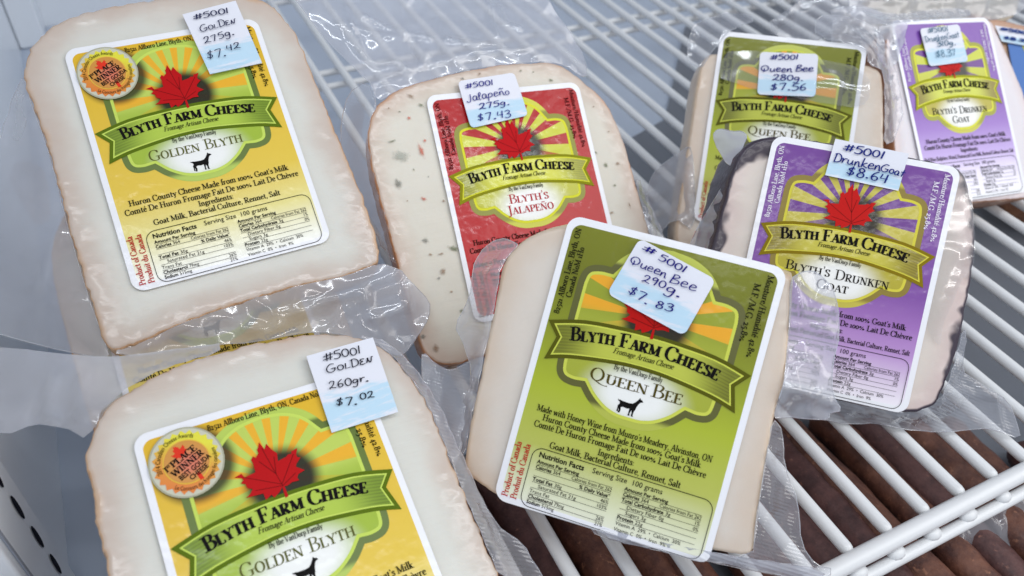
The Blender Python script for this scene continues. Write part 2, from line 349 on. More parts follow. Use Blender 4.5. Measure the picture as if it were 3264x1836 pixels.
# frame of the emblem (left half, bottom to top; then mirrored; then lower part)
UP = [(.087, .60), (.086, .66), (.086, .79)] + spline([(.086, .79), (.093, .826), (.113, .85), (.15, .861), (.182, .862)], 3)[1:] + spline([(.183, .863), (.205, .897), (.24, .93), (.295, .955), (.366, .965)], 4)[1:]
LO = spline([(.366, .362), (.32, .364), (.27, .380), (.222, .412), (.189, .446)], 4)[:-1] + [(.188, .447)] + spline([(.187, .447), (.155, .444), (.118, .452), (.096, .476), (.089, .515), (.089, .56)], 3)[1:]
FRAME = LO + UP[:-1] + [(.366, .965)] + [(PA - x, y) for x, y in reversed(UP[:-1])] + [(PA - x, y) for x, y in reversed(LO)][:-1]
BT = spline([(.024, .636), (.147, .668), (.296, .680), (.366, .681)], 4); BB = spline([(.043, .505), (.13, .530), (.28, .552), (.366, .556)], 4)
BANNER = BT + [(PA - x, y) for x, y in reversed(BT[:-1])] + [(PA - .065, .588)] + [(PA - x, y) for x, y in BB] + list(reversed(BB[:-1])) + [(.065, .588)]
BANNER = [p for i, p in enumerate(BANNER) if i == 0 or (abs(p[0] - BANNER[i - 1][0]) + abs(p[1] - BANNER[i - 1][1])) > 1e-4]
LEAF = [(.243, .776), (.266, .781), (.272, .767), (.306, .771), (.307, .800), (.304, .812), (.313, .822), (.320, .815), (.331, .826), (.330, .838), (.336, .845), (.343, .860), (.352, .832), (.362, .848), (.372, .824), (.384, .808), (.379, .782), (.406, .787), (.415, .793), (.424, .790), (.427, .799), (.447, .803), (.437, .783), (.438, .775), (.447, .770), (.428, .754), (.425, .746), (.447, .727), (.425, .722), (.418, .712), (.421, .702), (.400, .704), (.382, .698), (.374, .700), (.376, .666), (.366, .664), (.367, .700), (.356, .688), (.336, .676), (.330, .688), (.311, .678), (.309, .700), (.258, .704), (.273, .712), (.284, .724), (.270, .732), (.268, .745), (.256, .752), (.266, .760), (.262, .768)]
VEINS = [((.370, .700), (.345, .838)), ((.369, .708), (.268, .768)), ((.369, .708), (.430, .788)), ((.37, .703), (.290, .716)), ((.37, .703), (.418, .728)), ((.362, .745), (.325, .80)), ((.362, .745), (.372, .80))]
GOAT = [(.317, .446), (.321, .443), (.326, .444), (.334, .442), (.356, .441), (.368, .443), (.376, .450), (.383, .460), (.387, .468), (.390, .463), (.396, .461), (.400, .456), (.392, .453), (.388, .448), (.383, .436), (.381, .425), (.378, .418), (.377, .405), (.380, .401), (.372, .401), (.372, .414), (.369, .421), (.366, .410), (.367, .401), (.361, .401), (.362, .412), (.362, .424), (.352, .422), (.340, .424), (.333, .421), (.335, .411), (.333, .402), (.327, .402), (.329, .411), (.326, .417), (.327, .405), (.322, .405), (.323, .416), (.322, .424), (.327, .432), (.325, .438), (.319, .441)]
GOAT = [(x, y) for x, y in GOAT]
LEG = lambda p: ([p[0]], [p[1]])
KINDS = {
 'golden': dict(base=[(0, (250, 250, 250)), (.07, (245, 243, 222)), (.2, (232, 220, 140)), (.36, (228, 196, 70)), (1, (226, 180, 40))], dark=(92, 112, 22), light=(200, 220, 100), fill=(160, 185, 55), ray1=(236, 176, 40), ray2=(190, 208, 92), bc=(176, 200, 70), be=(120, 145, 35), red=(186, 22, 26), ink=(25, 25, 12), side=(25, 25, 12), prod=(190, 40, 40)),
 'queen': dict(base=[(0, (238, 238, 222)), (.06, (228, 230, 200)), (.22, (185, 190, 90)), (.42, (172, 184, 48)), (.62, (140, 148, 34)), (.8, (112, 116, 18)), (1, (122, 126, 26))], dark=(88, 88, 22), light=(206, 212, 88), fill=(165, 172, 55), ray1=(236, 168, 36), ray2=(150, 158, 42), bc=(188, 194, 72), be=(120, 124, 30), red=(186, 24, 22), ink=(25, 24, 12), side=(25, 24, 12), prod=(190, 48, 40)),
 'red': dict(base=[(0, (190, 14, 20)), (1, (176, 12, 18))], dark=(140, 138, 22), light=(222, 222, 60), fill=(190, 190, 45), ray1=(178, 12, 18), ray2=(206, 208, 62), bc=(212, 212, 62), be=(160, 160, 42), red=(190, 16, 24), ink=(28, 22, 12), side=(70, 8, 10), prod=(60, 8, 10)),
 'goat': dict(base=[(0, (250, 246, 250)), (.09, (228, 214, 232)), (.22, (188, 148, 205)), (.34, (160, 112, 184)), (.46, (128, 78, 160)), (1, (112, 62, 146))], dark=(136, 116, 22), light=(216, 206, 76), fill=(180, 168, 45), ray1=(108, 58, 138), ray2=(196, 184, 72), bc=(200, 190, 66), be=(146, 132, 36), red=(196, 30, 28), ink=(28, 22, 14), side=(235, 228, 240), prod=(120, 40, 60)),
}
KINDS['goatpale'] = dict(KINDS['goat'], base=[(0, (252, 250, 255)), (.14, (240, 232, 250)), (.25, (196, 172, 226)), (.4, (156, 118, 196)), (.5, (136, 92, 178)), (1, (128, 82, 170))], ink=(40, 34, 22), dark=(160, 160, 30), light=(225, 225, 80), ray2=(200, 205, 60), bc=(205, 210, 70))
_lm = {}
def under_film(t, w):
    t.set('Coat Weight', w); t.set('Coat Roughness', .14); t.set('Coat Normal', t.bump(t.m1('ADD', t.noise(52, 3, .6), t.m1('MULTIPLY', t.noise(170, 2), .35)), .42, .0016))
FILMED = {'red': .4, 'goat': .4, 'goatpale': .3, 'queen': .22, 'golden': .2}
def label_mats(kind, seal):
    if (kind, seal) in _lm: return _lm[(kind, seal)]
    K = KINDS[kind]; out = {}
    wnz = lambda t: t.bump(t.noise(60, 2), .12, .0006)
    # paper with printed ground colour
    t = NT('label_print_' + kind); u, v, uvv = t.uv()
    qx = t.m1('SUBTRACT', t.m1('ABSOLUTE', t.m1('SUBTRACT', u, PA / 2)), PA / 2 - .022 - .032)
    qy = t.m1('SUBTRACT', t.m1('ABSOLUTE', t.m1('SUBTRACT', v, .5)), .5 - .025 - .032)
    px, py = t.m1('MAXIMUM', qx, 0), t.m1('MAXIMUM', qy, 0)
    d = t.m1('ADD', t.m1('SQRT', t.m1('ADD', t.m1('MULTIPLY', px, px), t.m1('MULTIPLY', py, py))), t.m1('MINIMUM', t.m1('MAXIMUM', qx, qy), 0))
    g = t.ramp(v, [(p, srgb(*c)) for p, c in K['base']])
    if seal:                                       # the printed drop shadow of the award seal
        dx, dy = t.m1('SUBTRACT', u, .146), t.m1('SUBTRACT', v, .856)
        r = t.m1('SQRT', t.m1('ADD', t.m1('MULTIPLY', dx, dx), t.m1('MULTIPLY', dy, dy)))
        g = t.mix(t.m1('MULTIPLY', t.step(r, .135, .10), .85), g, srgb(30, 24, 8))
    fr = t.step(d, .033, .0315)
    c = t.mix(fr, srgb(240, 240, 244), g)
    t.set('Base Color', c); t.set('Roughness', .32); t.set('Normal', wnz(t)); t.b.inputs['Specular IOR Level'].default_value = .22
    under_film(t, FILMED[kind]); out['base'] = t.m
    # emblem panel: sun rays above, pale glow below
    t = NT('sunburst_print_' + kind); u, v, uvv = t.uv()
    dx, dy = t.m1('SUBTRACT', u, .36), t.m1('SUBTRACT', v, .735)
    ang = t.m1('ARCTAN2', t.m1('MULTIPLY', dy, .8), dx); r = t.m1('SQRT', t.m1('ADD', t.m1('MULTIPLY', dx, dx), t.m1('MULTIPLY', dy, dy)))
    fr = t.m1('FRACT', t.m1('ADD', t.m1('MULTIPLY', ang, 1 / math.radians(20)), 20.2))
    edge = t.m1('MULTIPLY', t.step(fr, 0, .02), t.step(fr, .50, .48))
    c = t.mix(edge, srgb(*K['ray2']), srgb(*K['ray1']))
    c = t.mix(t.m1('MULTIPLY', t.step(v, .735, .67), .8 if kind in ('golden', 'queen') else .25), c, srgb(*K['fill']))
    sx, sy = t.m1('SUBTRACT', u, .375), t.m1('MULTIPLY', t.m1('SUBTRACT', v, .722), 1.1)
    r2 = t.m1('SQRT', t.m1('ADD', t.m1('MULTIPLY', sx, sx), t.m1('MULTIPLY', sy, sy)))
    c = t.mix(t.m1('MULTIPLY', t.step(r2, .135, .085), .98), c, srgb(26, 20, 6))
    if seal:
        ax, ay = t.m1('SUBTRACT', u, .146), t.m1('SUBTRACT', v, .856); r3 = t.m1('SQRT', t.m1('ADD', t.m1('MULTIPLY', ax, ax), t.m1('MULTIPLY', ay, ay)))
        c = t.mix(t.m1('MULTIPLY', t.step(r3, .135, .10), .9), c, srgb(30, 24, 8))
    ex, ey = t.m1('MULTIPLY', t.m1('SUBTRACT', u, .366), .62), t.m1('SUBTRACT', v, .465); r4 = t.m1('SQRT', t.m1('ADD', t.m1('MULTIPLY', ex, ex), t.m1('MULTIPLY', ey, ey)))
    low = t.mix(t.step(r4, .132, .045), srgb(*K['fill']), srgb(242, 242, 238))
    c = t.mix(t.step(v, .60, .59), c, low)
    t.set('Base Color', c); t.set('Roughness', .32); t.b.inputs['Specular IOR Level'].default_value = .22; t.set('Normal', wnz(t)); under_film(t, FILMED[kind]); out['panel'] = t.m
    # dark outline that turns pale on the crown
    t = NT('emblem_outline_' + kind); u, v, uvv = t.uv()
    glow = t.m1('MULTIPLY', t.step(v, .872, .89), 1.0); g2 = t.step(v, .415, .39)
    t.set('Base Color', t.mix(t.m1('MAXIMUM', glow, t.m1('MULTIPLY', g2, .9)), srgb(*K['dark']), srgb(*[int(.55 * a + .45 * b) for a, b in zip(K['light'], K['fill'])]))); t.set('Roughness', .35); out['dark'] = t.m
    out['bdark'] = flat('banner_edge_' + kind, K['dark']); out['light'] = flat('pale_line_' + kind, K['light'])
    t = NT('banner_print_' + kind); u, v, uvv = t.uv()
    e = t.step(t.m1('ABSOLUTE', t.m1('SUBTRACT', u, .366)), .12, .29)
    ln = t.m1('GREATER_THAN', t.m1('FRACT', t.m1('MULTIPLY', t.m1('ADD', v, t.m1('MULTIPLY', t.m1('MULTIPLY', t.m1('SUBTRACT', u, .366), t.m1('SUBTRACT', u, .366)), .42)), 95)), .62)
    e2 = t.m1('MULTIPLY', t.m1('MULTIPLY', ln, t.step(t.m1('ABSOLUTE', t.m1('SUBTRACT', u, .366)), .17, .28)), .35)
    c = t.mix(e, srgb(*K['bc']), srgb(*K['be'])); c = t.mix(e2, c, srgb(*[int(x * .55) for x in K['be']]))
    t.set('Base Color', c); t.set('Roughness', .32); t.b.inputs['Specular IOR Level'].default_value = .22; t.set('Normal', wnz(t)); under_film(t, FILMED[kind]); out['banner'] = t.m
    out['red'] = flat('leaf_red_' + kind, K['red'], .35); out['vein'] = flat('leaf_vein_' + kind, tuple(int(x * .55) for x in K['red']))
    out['ink'] = flat('ink_' + kind, K['ink']); out['side'] = flat('side_ink_' + kind, K['side']); out['prod'] = flat('origin_ink_' + kind, K['prod']); out['black'] = flat('black_ink', (18, 16, 16))
    _lm[(kind, seal)] = out; return out
def seg(a, b, w): return strip([a, b], lambda x, y: w)
NAMES = {'golden': ([("Golden", .18, .367, .481, .042), ("Blyth", .384, .530, .481, .042)], (96, 98, 46)),
 'queen': ([("Queen", .205, .404, .483, .042), ("Bee", .417, .520, .483, .044)], (82, 72, 24)),
 'red': ([("Blyth's", .268, .457, .480, .040), ("Jalapeño", .250, .471, .432, .040)], (186, 36, 48)),
 'goat': ([("Blyth's", .155, .333, .474, .038), ("Drunken", .352, .562, .470, .040), ("Goat", .288, .415, .421, .038)], (34, 30, 26))}
def build_label(pk, plane, kind, seal=False, detail=1):
    M_ = label_mats(kind, seal); K = KINDS[kind]; nk = 'goat' if kind == 'goatpale' else kind
    base = rrect(0, 0, PA, 1, .045)
    lab = link('label', mesh_from('label', plane, [([tri(base, .05 if not plane.bend else .02)], .010, M_['base'])]), pk)
    L = lambda i: .010 + .0007 * i
    inner = offset(offset(FRAME, .022), 0)
    link('emblem_frame', mesh_from('emblem_frame', plane, [([tri(FRAME)], L(1), M_['dark']), ([tri(inner)], L(2), M_['light'])]), lab)
    link('sunburst', mesh_from('sunburst', plane, [([tri(offset(FRAME, .033))], L(3), M_['panel'])]), lab)
    link('banner', mesh_from('banner', plane, [([tri(BANNER)], L(4), M_['bdark']), ([tri(offset(BANNER, .0125))], L(5), M_['light']), ([tri(offset(BANNER, .0175))], L(6), M_['banner'])]), lab)
    link('maple_leaf', mesh_from('maple_leaf', plane, [([tri(LEAF)], L(7.5), M_['red']), ([seg(a, b, .0016) for a, b in VEINS], L(8.3), M_['vein'])]), lab)
    if nk in ('golden', 'queen'): link('goat_emblem', mesh_from('goat_emblem', plane, [([tri(GOAT)], L(5), M_['black'])]), lab)
    arc = lambda u: .6155 - .42 * (u - .366) ** 2
    ti = line_text("Blyth", .046, .112, .260, arc, T=.19, t=.06, sc_=.74) + line_text("Farm", .046, .274, .410, arc, T=.19, t=.06, sc_=.74) + line_text("Cheese", .046, .424, .608, arc, T=.19, t=.06, sc_=.74)
    arc2 = lambda u: .5885 - .12 * (u - .366) ** 2
    fr = line_text("Fromage Artisan Cheese", .0185, .261, .464, arc2, T=.13, t=.05, slant=.24)
    by = line_text("By the VanDorp Family", .0175, .278, .442, lambda u: .5365 - .05 * (u - .366) ** 2, T=.15, t=.06)
    link('brand_lettering', mesh_from('brand_lettering', plane, [(ti, L(9), M_['black']), (fr + by, L(9), M_['ink'])]), lab)
    nm, ncol = NAMES[nk]; tx = []
    for s, a, b, v, z in nm: tx += line_text(s, z, a, b, lambda u, v=v: v, T=.12 if nk != 'golden' else .11, t=.04, sc_=.74)
    link('cheese_name_lettering', mesh_from('cheese_name_lettering', plane, [(tx, L(5), flat('name_ink_' + kind, ncol))]), lab)
    st = []; ig = []; ad = []; rw = lambda s, a, b, v, z: line_text(s, z, a, b, lambda u: v, T=.145, t=.07, k=2)
    if nk == 'queen':
        st += rw("Made with Honey Wine from Munro's Meadery, Alvinston, ON", .065, .660, .331, .0215) + rw("Huron County Cheese Made from 100% Goat's Milk", .092, .630, .304, .0215) + rw("Comté De Huron Fromage Fait De 100% Lait De Chèvre", .069, .654, .277, .0215)
        ig += rw("Ingredients:", .300, .424, .2465, .0215) + rw("Goat Milk, Bacterial Culture, Rennet, Salt", .139, .585, .221, .0215)
    else:
        a = ("Huron County Cheese Made from 100% Goat's Milk", "Comté De Huron Fromage Fait De 100% Lait De Chèvre")
        st += rw(a[0], .067, .660, .325, .0225) + rw(a[1], .045, .690, .292, .0225); ig += rw("Ingredients:", .300, .430, .262, .0215)
        if nk == 'golden': ig += rw("Goat Milk, Bacterial Culture, Rennet, Salt", .130, .600, .232, .0215)
        elif nk == 'goat': ig += rw("Red Wine (Sulphites, Water), Pasteurized Goat Milk, Bacterial Culture, Rennet, Salt", .03, .694, .230, .0195)
        else: ig += rw("Jalapeño Pepper, Goat Milk, Bacterial Culture, Rennet, Salt", .045, .690, .232, .0215)
    sd = []
    up = lambda s, u, v0, v1, z: place(line_text(s, z, 0, v1 - v0, lambda x: 0, T=.145, t=.07, k=2), (u, v0), (0, 1))
    dn = lambda s, u, v0, v1, z: place(line_text(s, z, 0, v0 - v1, lambda x: 0, T=.145, t=.07, k=2), (u, v0), (0, -1))
    if nk == 'golden': ad += line_text("82521 Allboro Line, Blyth, ON, Canada N0M 1H0", .0195, .211, .62, lambda u: .945 + .012 * (u - .2), T=.145, t=.07, k=2)
    else: ad += up("82521 Allboro Line, Blyth, ON", .052, .664, .962, .0195) + up("Canada N0M 1H0", .078, .727, .902, .0195)
    sd += dn("Moisture/Humidité 42.8%", .676, .965, .690, .0205) + dn("M.F./M.G. 25.8%", .642, .930, .733, .0205)
    pr = up("Product of Canada", .046, .020, .212, .0215) + up("Produit du Canada", .077, .020, .212, .0215)
    link('description_lettering', mesh_from('description_lettering', plane, [(st, L(4), M_['ink'])]), lab)
    link('ingredients_lettering', mesh_from('ingredients_lettering', plane, [(ig, L(4), M_['ink'])]), lab)
    link('address_lettering', mesh_from('address_lettering', plane, [(ad, L(4), M_['side'])]), lab)
    link('moisture_lettering', mesh_from('moisture_lettering', plane, [(sd, L(4), M_['side'])]), lab)
    link('origin_lettering', mesh_from('origin_lettering', plane, [(pr, L(4), M_['prod'])]), lab)
    # nutrition table in sans serif
    nt = []; B = True
    nt += sans_at("Nutrition Facts", .113, .270, .182, .026, B) + sans_at("Serving Size  100 grams", .298, .535, .184, .026)
    for (a, b) in ((.113, .376), (.415, .675)):
        nt += sans_at("Amount Per Serving", a, a + .146, .161, .0178, B) + sans_at("Calories", a, a + .055, .142, .0178, B) + sans_at("364", a + .06, a + .086, .142, .0178) + sans_at("Calories from Fat 262", b - .138, b, .142, .0178)
    nt += sans_at("% Daily Value*", .27, .376, .121, .0178, B)
    rowsL = [(.100, "Total Fat", "30g", "46%"), (.080, "    Saturated Fat 21g", "", "103%"), (.059, "Trans Fat", "", ""), (.040, "Cholesterol", "79mg", "26%"), (.021, "Sodium", "515mg", "21%")]
    wt = lambda s: len(s.strip()) * .0078
    for v, a, b, c in rowsL:
        x = .113 + (.024 if a.startswith(' ') else 0); nt += sans_at(a.strip(), x, x + wt(a), v, .0178, a in ("Total Fat", "Cholesterol", "Sodium"))
        if b: nt += sans_at(b, x + wt(a) + .006, x + wt(a) + .006 + wt(b) * 1.1, v, .0178)
        if c: nt += sans_at(c, .376 - wt(c) * 1.15, .376, v, .0178)
    for v, a, b, c in [(.123, "Total Carbohydrate", "3g", "1%"), (.103, "    Dietary Fiber 0g", "", "0%"), (.084, "    Sugars 3g", "", ""), (.064, "Protein", "22g", "")]:
        x = .415 + (.022 if a.startswith(' ') else 0); nt += sans_at(a.strip(), x, x + wt(a), v, .0178, a in ("Total Carbohydrate", "Protein"))
        if b: nt += sans_at(b, x + wt(a) + .006, x + wt(a) + .006 + wt(b) * 1.1, v, .0178)
        if c: nt += sans_at(c, .675 - wt(c) * 1.15, .675, v, .0178)
    nt += sans_at("Vitamin A  29%  •  Calcium  30%", .415, .632, .044, .0178) + sans_at("Vitamin C  0%  •  Iron  9%", .415, .588, .024, .0178)
    for v in (.157, .138, .117, .096, .076, .055, .036): nt.append(seg((.113, v), (.376, v), .0011))
    for v in (.157, .138, .119, .099, .080, .060): nt.append(seg((.415, v), (.675, v), .0011))
    nt.append(strip(rrect(.09, .010, .702, .212, .035), lambda a, b: .0022, True))
    link('nutrition_table', mesh_from('nutrition_table', plane, [(nt, L(4), M_['black'])]), lab)
    if seal:
        c = (.129, .870); circ = lambda r, n=40: [(c[0] + r * math.cos(2 * math.pi * i / n), c[1] + r * 1.03 * math.sin(2 * math.pi * i / n)) for i in range(n)]
        star = [(c[0] + r * math.cos(math.pi * i / 24 + .06), c[1] + r * 1.03 * math.sin(math.pi * i / 24 + .06)) for i in range(48) for r in ((.098,) if i % 2 else (.087,))]
        t = NT('seal_gold_print'); u, v, uvv = t.uv(); c1 = t.ramp(t.m1('ADD', t.m1('MULTIPLY', v, 6), t.m1('ADD', t.m1('MULTIPLY', u, 3), -5.05)), [(0, srgb(224, 122, 30)), (.5, srgb(226, 156, 44)), (1, srgb(228, 220, 50))]); t.set('Base Color', c1); t.set('Roughness', .35)
        t2 = NT('seal_centre_print'); u, v, uvv = t2.uv(); dx, dy = t2.m1('SUBTRACT', u, .135), t2.m1('SUBTRACT', v, .865); r = t2.m1('SQRT', t2.m1('ADD', t2.m1('MULTIPLY', dx, dx), t2.m1('MULTIPLY', dy, dy)))
        t2.set('Base Color', t2.mix(t2.step(r, .015, .06), srgb(222, 118, 88), srgb(208, 142, 52))); t2.set('Roughness', .35)
        rot = math.radians(24); di = (math.cos(rot), math.sin(rot)); tq = []
        tx = line_text("1", .024, -.064, -.054, lambda u: 0, T=.26, t=.09) ; 
        def row(s, x0, x1, y, z, ser=True, T=.26):
            if ser: return place(line_text(s, z, x0, x1, lambda u: 0, T=T, t=.08), (c[0] + .004, c[1] + .004), di) if False else [([(c[0] + a * di[0] - (b + y) * di[1], c[1] + a * di[1] + (b + y) * di[0]) for a, b in v], f) for v, f in line_text(s, z, x0, x1, lambda u: 0, T=T, t=.08)]
            V, F = sans(s, True); w = max(a for a, b in V); sx = (x1 - x0) / w
            return [([(c[0] + (x0 + a * sx) * di[0] - (b * z + y) * di[1], c[1] + (x0 + a * sx) * di[1] + (b * z + y) * di[0]) for a, b in V], F)]
        tq += row("I", -.062, -.054, .010, .018, T=.2) + row("ST", -.054, -.042, .020, .008) + row("PLACE", -.040, .046, .010, .0195, T=.2) + row("WINNER", -.056, .052, -.015, .0195, T=.2)
        tq += row("BEST GOUDA", -.048, .060, -.037, .023, False) + row("CHEESE", -.026, .036, -.056, .022, False)
        def ring(s, a0, a1, r, z, flip=False):
            o = []
            for v, f in sans_at(s, 0, abs(a1 - a0) * r, 0, z):
                vv = []
                for a, b in v:
                    if not flip: th = a0 - a / r; rr = r + b
                    else: th = a0 + a / r; rr = r - b
                    vv.append((c[0] + rr * math.cos(th), c[1] + rr * 1.03 * math.sin(th)))
                o.append((vv, f))
            return o
        tq += ring("2014 Canadian Cheese Awards", math.radians(192), math.radians(62), .0735, .020)
        tq += ring("Le Concours des fromages fins canadiens", math.radians(232), math.radians(372), .0865, .018, True)
        sl = [(.30 * (x - .345) * 1.02, .30 * (y - .76)) for x, y in LEAF[:]]
        sl = [(c[0] - .016 + (a * di[0] - b * di[1]) * .8, c[1] + .036 + (a * di[1] + b * di[0]) * .8) for a, b in sl]
        stem = [(c[0] + .016, c[1] - .046), (c[0] + .026, c[1] - .042), (c[0] + .034, c[1] - .066), (c[0] + .022, c[1] - .068)]
        link('award_seal', mesh_from('award_seal', plane, [([tri(circ(.108))], L(9), flat('seal_rim', (176, 174, 150))), ([tri(circ(.103))], L(10), flat('seal_rim_inner', (204, 202, 182))), ([tri(star)], L(11), t.m), ([tri(circ(.068))], L(12), flat('seal_ring', (232, 190, 74))), ([tri(circ(.0645))], L(13), t2.m), ([tri(sl), tri(stem)], L(14), flat('seal_red', (226, 60, 40))), (tq, L(15.5), M_['black'])]), lab)
    return lab
# ---------------------------------------------------------------- price stickers with handwriting
def sticker_mat(pen):
    t = NT('sticker_paper'); n = t.n.new('ShaderNodeAttribute'); n.attribute_name = 'down'; dn = n.outputs['Fac']
    mp = t.n.new('ShaderNodeMapping'); u, v, uvv = t.uv(); t.put(mp.inputs[0], uvv); mp.inputs['Scale'].default_value = (6, 30, 1); mp.inputs['Rotation'].default_value = (0, 0, -.25)
    nz = t.noise(1.6, 4, .65, mp.outputs[0], .4)
    k = t.m1('MULTIPLY', t.step(t.m1('ADD', dn, t.m1('MULTIPLY', t.m1('SUBTRACT', nz, .5), .5)), .52, .68), t.step(t.m1('ADD', nz, t.m1('MULTIPLY', t.step(dn, 1.05, .8), .18)), .40, .66))
    t.set('Base Color', t.mix(t.m1('MULTIPLY', k, .62), srgb(228, 229, 238), srgb(160, 212, 236))); t.set('Roughness', .6); return t.m
STK = sticker_mat(0)
def build_sticker(pk, plane, corners, lines, ink, rounded=.0, h=.026, seed=1, fold=False, w=.05):
    """corners TL TR BR BL and text lines given as (text, start, end, cap) in pixels of the photograph, laid on the package's plane"""
    rnd = random.Random(seed)
    c = [Vector(plane.uv(*p, h)) for p in corners]
    def bil(s, t): return (c[0] * (1 - s) + c[1] * s) * (1 - t) + (c[3] * (1 - s) + c[2] * s) * t
    n = 12; W = (c[1] - c[0]).length; Hh = (c[3] - c[0]).length
    if rounded: out = [(x / W, y / Hh) for x, y in rrect(0, 0, W, Hh, rounded, 5)]
    else: out = [(0, 0), (1, 0), (1, 1), (0, 1)]
    V, F = tri(out, .09)
    vs, uvs, dn = [], [], []
    def curl(s, t): return .0035 * math.sin(3 * s + seed) * t + (.012 * max(0, t - .8) / .2 * max(0, .35 - s) / .35 if fold else 0)
    for s, t in V:
        p = bil(s, t); vs.append(plane.w(p.x, p.y, h + curl(s, t))); uvs.append((p.x + seed, p.y)); dn.append(t)
    nv = len(V)                                   # paper thickness
    for s, t in V:
        p = bil(s, t); vs.append(plane.w(p.x, p.y, h + curl(s, t) - .0025)); uvs.append((p.x + seed, p.y)); dn.append(t)
    fs = [tuple(f) for f in F] + [tuple(reversed([i + nv for i in f])) for f in F]
    m = len(out); fs += [(i, (i + 1) % m, (i + 1) % m + nv, i + nv) for i in range(m)]
    me = bpy.data.meshes.new('price_sticker'); me.from_pydata(vs, [], fs)
    l = me.uv_layers.new(name='UVMap')
    for lp in me.loops: l.data[lp.index].uv = uvs[lp.vertex_index]
    a = me.attributes.new('down', 'FLOAT', 'POINT'); a.data.foreach_set('value', dn)
    st = link('price_sticker', me, pk, STK)
    parts = []
    for s, p0, p1, cap in lines:
        a = Vector(plane.uv(*p0, h)); b = Vector(plane.uv(*p1, h)); d = b - a; ln = d.length; d.normalize()
        pc = Vector(plane.uv(p0[0], p0[1] - cap, h)); size = abs((pc - a).dot(Vector((-d.y, d.x)))) or .03
        q = line_text(s, size, 0, ln, lambda u: 0, G=HAND, T=w * max(1, .055 / size) if size < .055 else w, t=.1, k=4, mono=True, jit=.05, rnd=rnd, slant=.06)
        parts += place(q, a, d)
    link('handwriting', mesh_from('handwriting', plane, [(parts, h + .007, flat('pen_ink_%d%d%d' % ink, ink, .5))]), st)
# ---------------------------------------------------------------- cheeses
def cheese_mat(name, core, rim, spots=None, dark=None, rimw=9, warm=None):
    t = NT(name); e = t.attr('edge'); sd = t.attr('side')
    n1 = t.noise(55, 3); n2 = t.noise(420, 4, .6); n3 = t.noise(160, 3)
    ee = t.m1('ADD', e, t.m1('MULTIPLY', t.m1('SUBTRACT', n1, .5), rimw * 1.1))
    c = t.mix(t.step(ee, rimw, 0), t.mix(n1, srgb(*core), srgb(*[x - 6 for x in core])), srgb(*rim))
    if warm: c = t.mix(t.m1('MULTIPLY', t.step(t.m1('ADD', e, t.m1('MULTIPLY', t.m1('SUBTRACT', n1, .5), 9)), 1.5, -1.2), .62), c, srgb(*warm))
    if spots:
        for sc_, th, col, ed in spots:
            v = t.n.new('ShaderNodeTexVoronoi'); v.inputs['Scale'].default_value = sc_; t.put(v.inputs['Vector'], t.obj())
            sel = t.n.new('ShaderNodeSeparateColor'); t.t.links.new(v.outputs['Color'], sel.inputs[0])
            mk = t.m1('MULTIPLY', t.step(v.outputs['Distance'], th, th * .45), t.step(sel.outputs[0], ed, ed + .03))
            mk = t.m1('MULTIPLY', mk, t.step(n2, .3, .5)); c = t.mix(t.m1('MULTIPLY', mk, .9), c, srgb(*col))
    if dark:
        k = t.m1('MAXIMUM', t.step(t.m1('ADD', e, t.m1('MULTIPLY', t.m1('SUBTRACT', t.noise(34, 3, .55), .5), 30)), 3.6, 1.6), t.step(e, 1.8, .9))
        c = t.mix(k, c, srgb(*dark))
    t.set('Base Color', c); t.set('Roughness', .5)
    t.set('Subsurface Weight', .18); t.b.inputs['Subsurface Radius'].default_value = (1, .7, .5); t.b.inputs['Subsurface Scale'].default_value = .0035
    t.set('Coat Weight', t.m1('ADD', .12, t.m1('MULTIPLY', t.step(e, 10, 1), .5))); t.set('Coat Roughness', .17)
    edg = t.step(e, 22, 1); n4 = t.noise(70, 2)
    bh = t.m1('ADD', t.m1('MULTIPLY', n3, t.m1('MULTIPLY', edg, .25)), t.m1('MULTIPLY', n4, t.m1('ADD', .15, t.m1('MULTIPLY', edg, .8))))
    mp = t.n.new('ShaderNodeMapping'); mp.inputs['Scale'].default_value = (14, 190, 60); mp.inputs['Rotation'].default_value = (.4, .3, .5); t.put(mp.inputs[0], t.obj())
    sc1 = t.noise(3, 3, .6, mp.outputs[0])
    bh = t.m1('ADD', bh, t.m1('MULTIPLY', t.m1('MULTIPLY', t.step(e, 9, 1), t.noise(85, 2)), 2.0))
    t.set('Coat Normal', t.bump(bh, .38, .0016)); t.set('Normal', t.bump(t.m1('ADD', n3, sc1), .22, .0006)); return t.m
def rind_mat(name, a, b, c):
    t = NT(name); n = t.noise(130, 5, .7); n2 = t.noise(35, 2)
    t.set('Base Color', t.mix(t.step(n2, .35, .65), t.ramp(n, [(.25, srgb(*a)), (.5, srgb(*b)), (.75, srgb(*c))]), srgb(*b))); t.set('Roughness', .6); t.set('Coat Weight', .6); t.set('Coat Roughness', .2)
    t.set('Normal', t.bump(n, .9, .0022)); t.set('Coat Normal', t.bump(t.noise(90, 3), .6, .0016)); return t.m
def resample(poly, step, closed=True):
    P = poly + [poly[0]] if closed else poly; out = []; acc_ = 0; out.append(P[0])
    for i in range(len(P) - 1):
        a, b = P[i], P[i + 1]; l = math.hypot(b[0] - a[0], b[1] - a[1])
        while acc_ + l >= step and l > 0:
            t = (step - acc_) / l; a = (a[0] + (b[0] - a[0]) * t, a[1] + (b[1] - a[1]) * t); out.append(a); l = math.hypot(b[0] - a[0], b[1] - a[1]); acc_ = 0
        acc_ += l
    if closed and math.hypot(out[0][0] - out[-1][0], out[0][1] - out[-1][1]) < step * .5: out.pop()
    return out
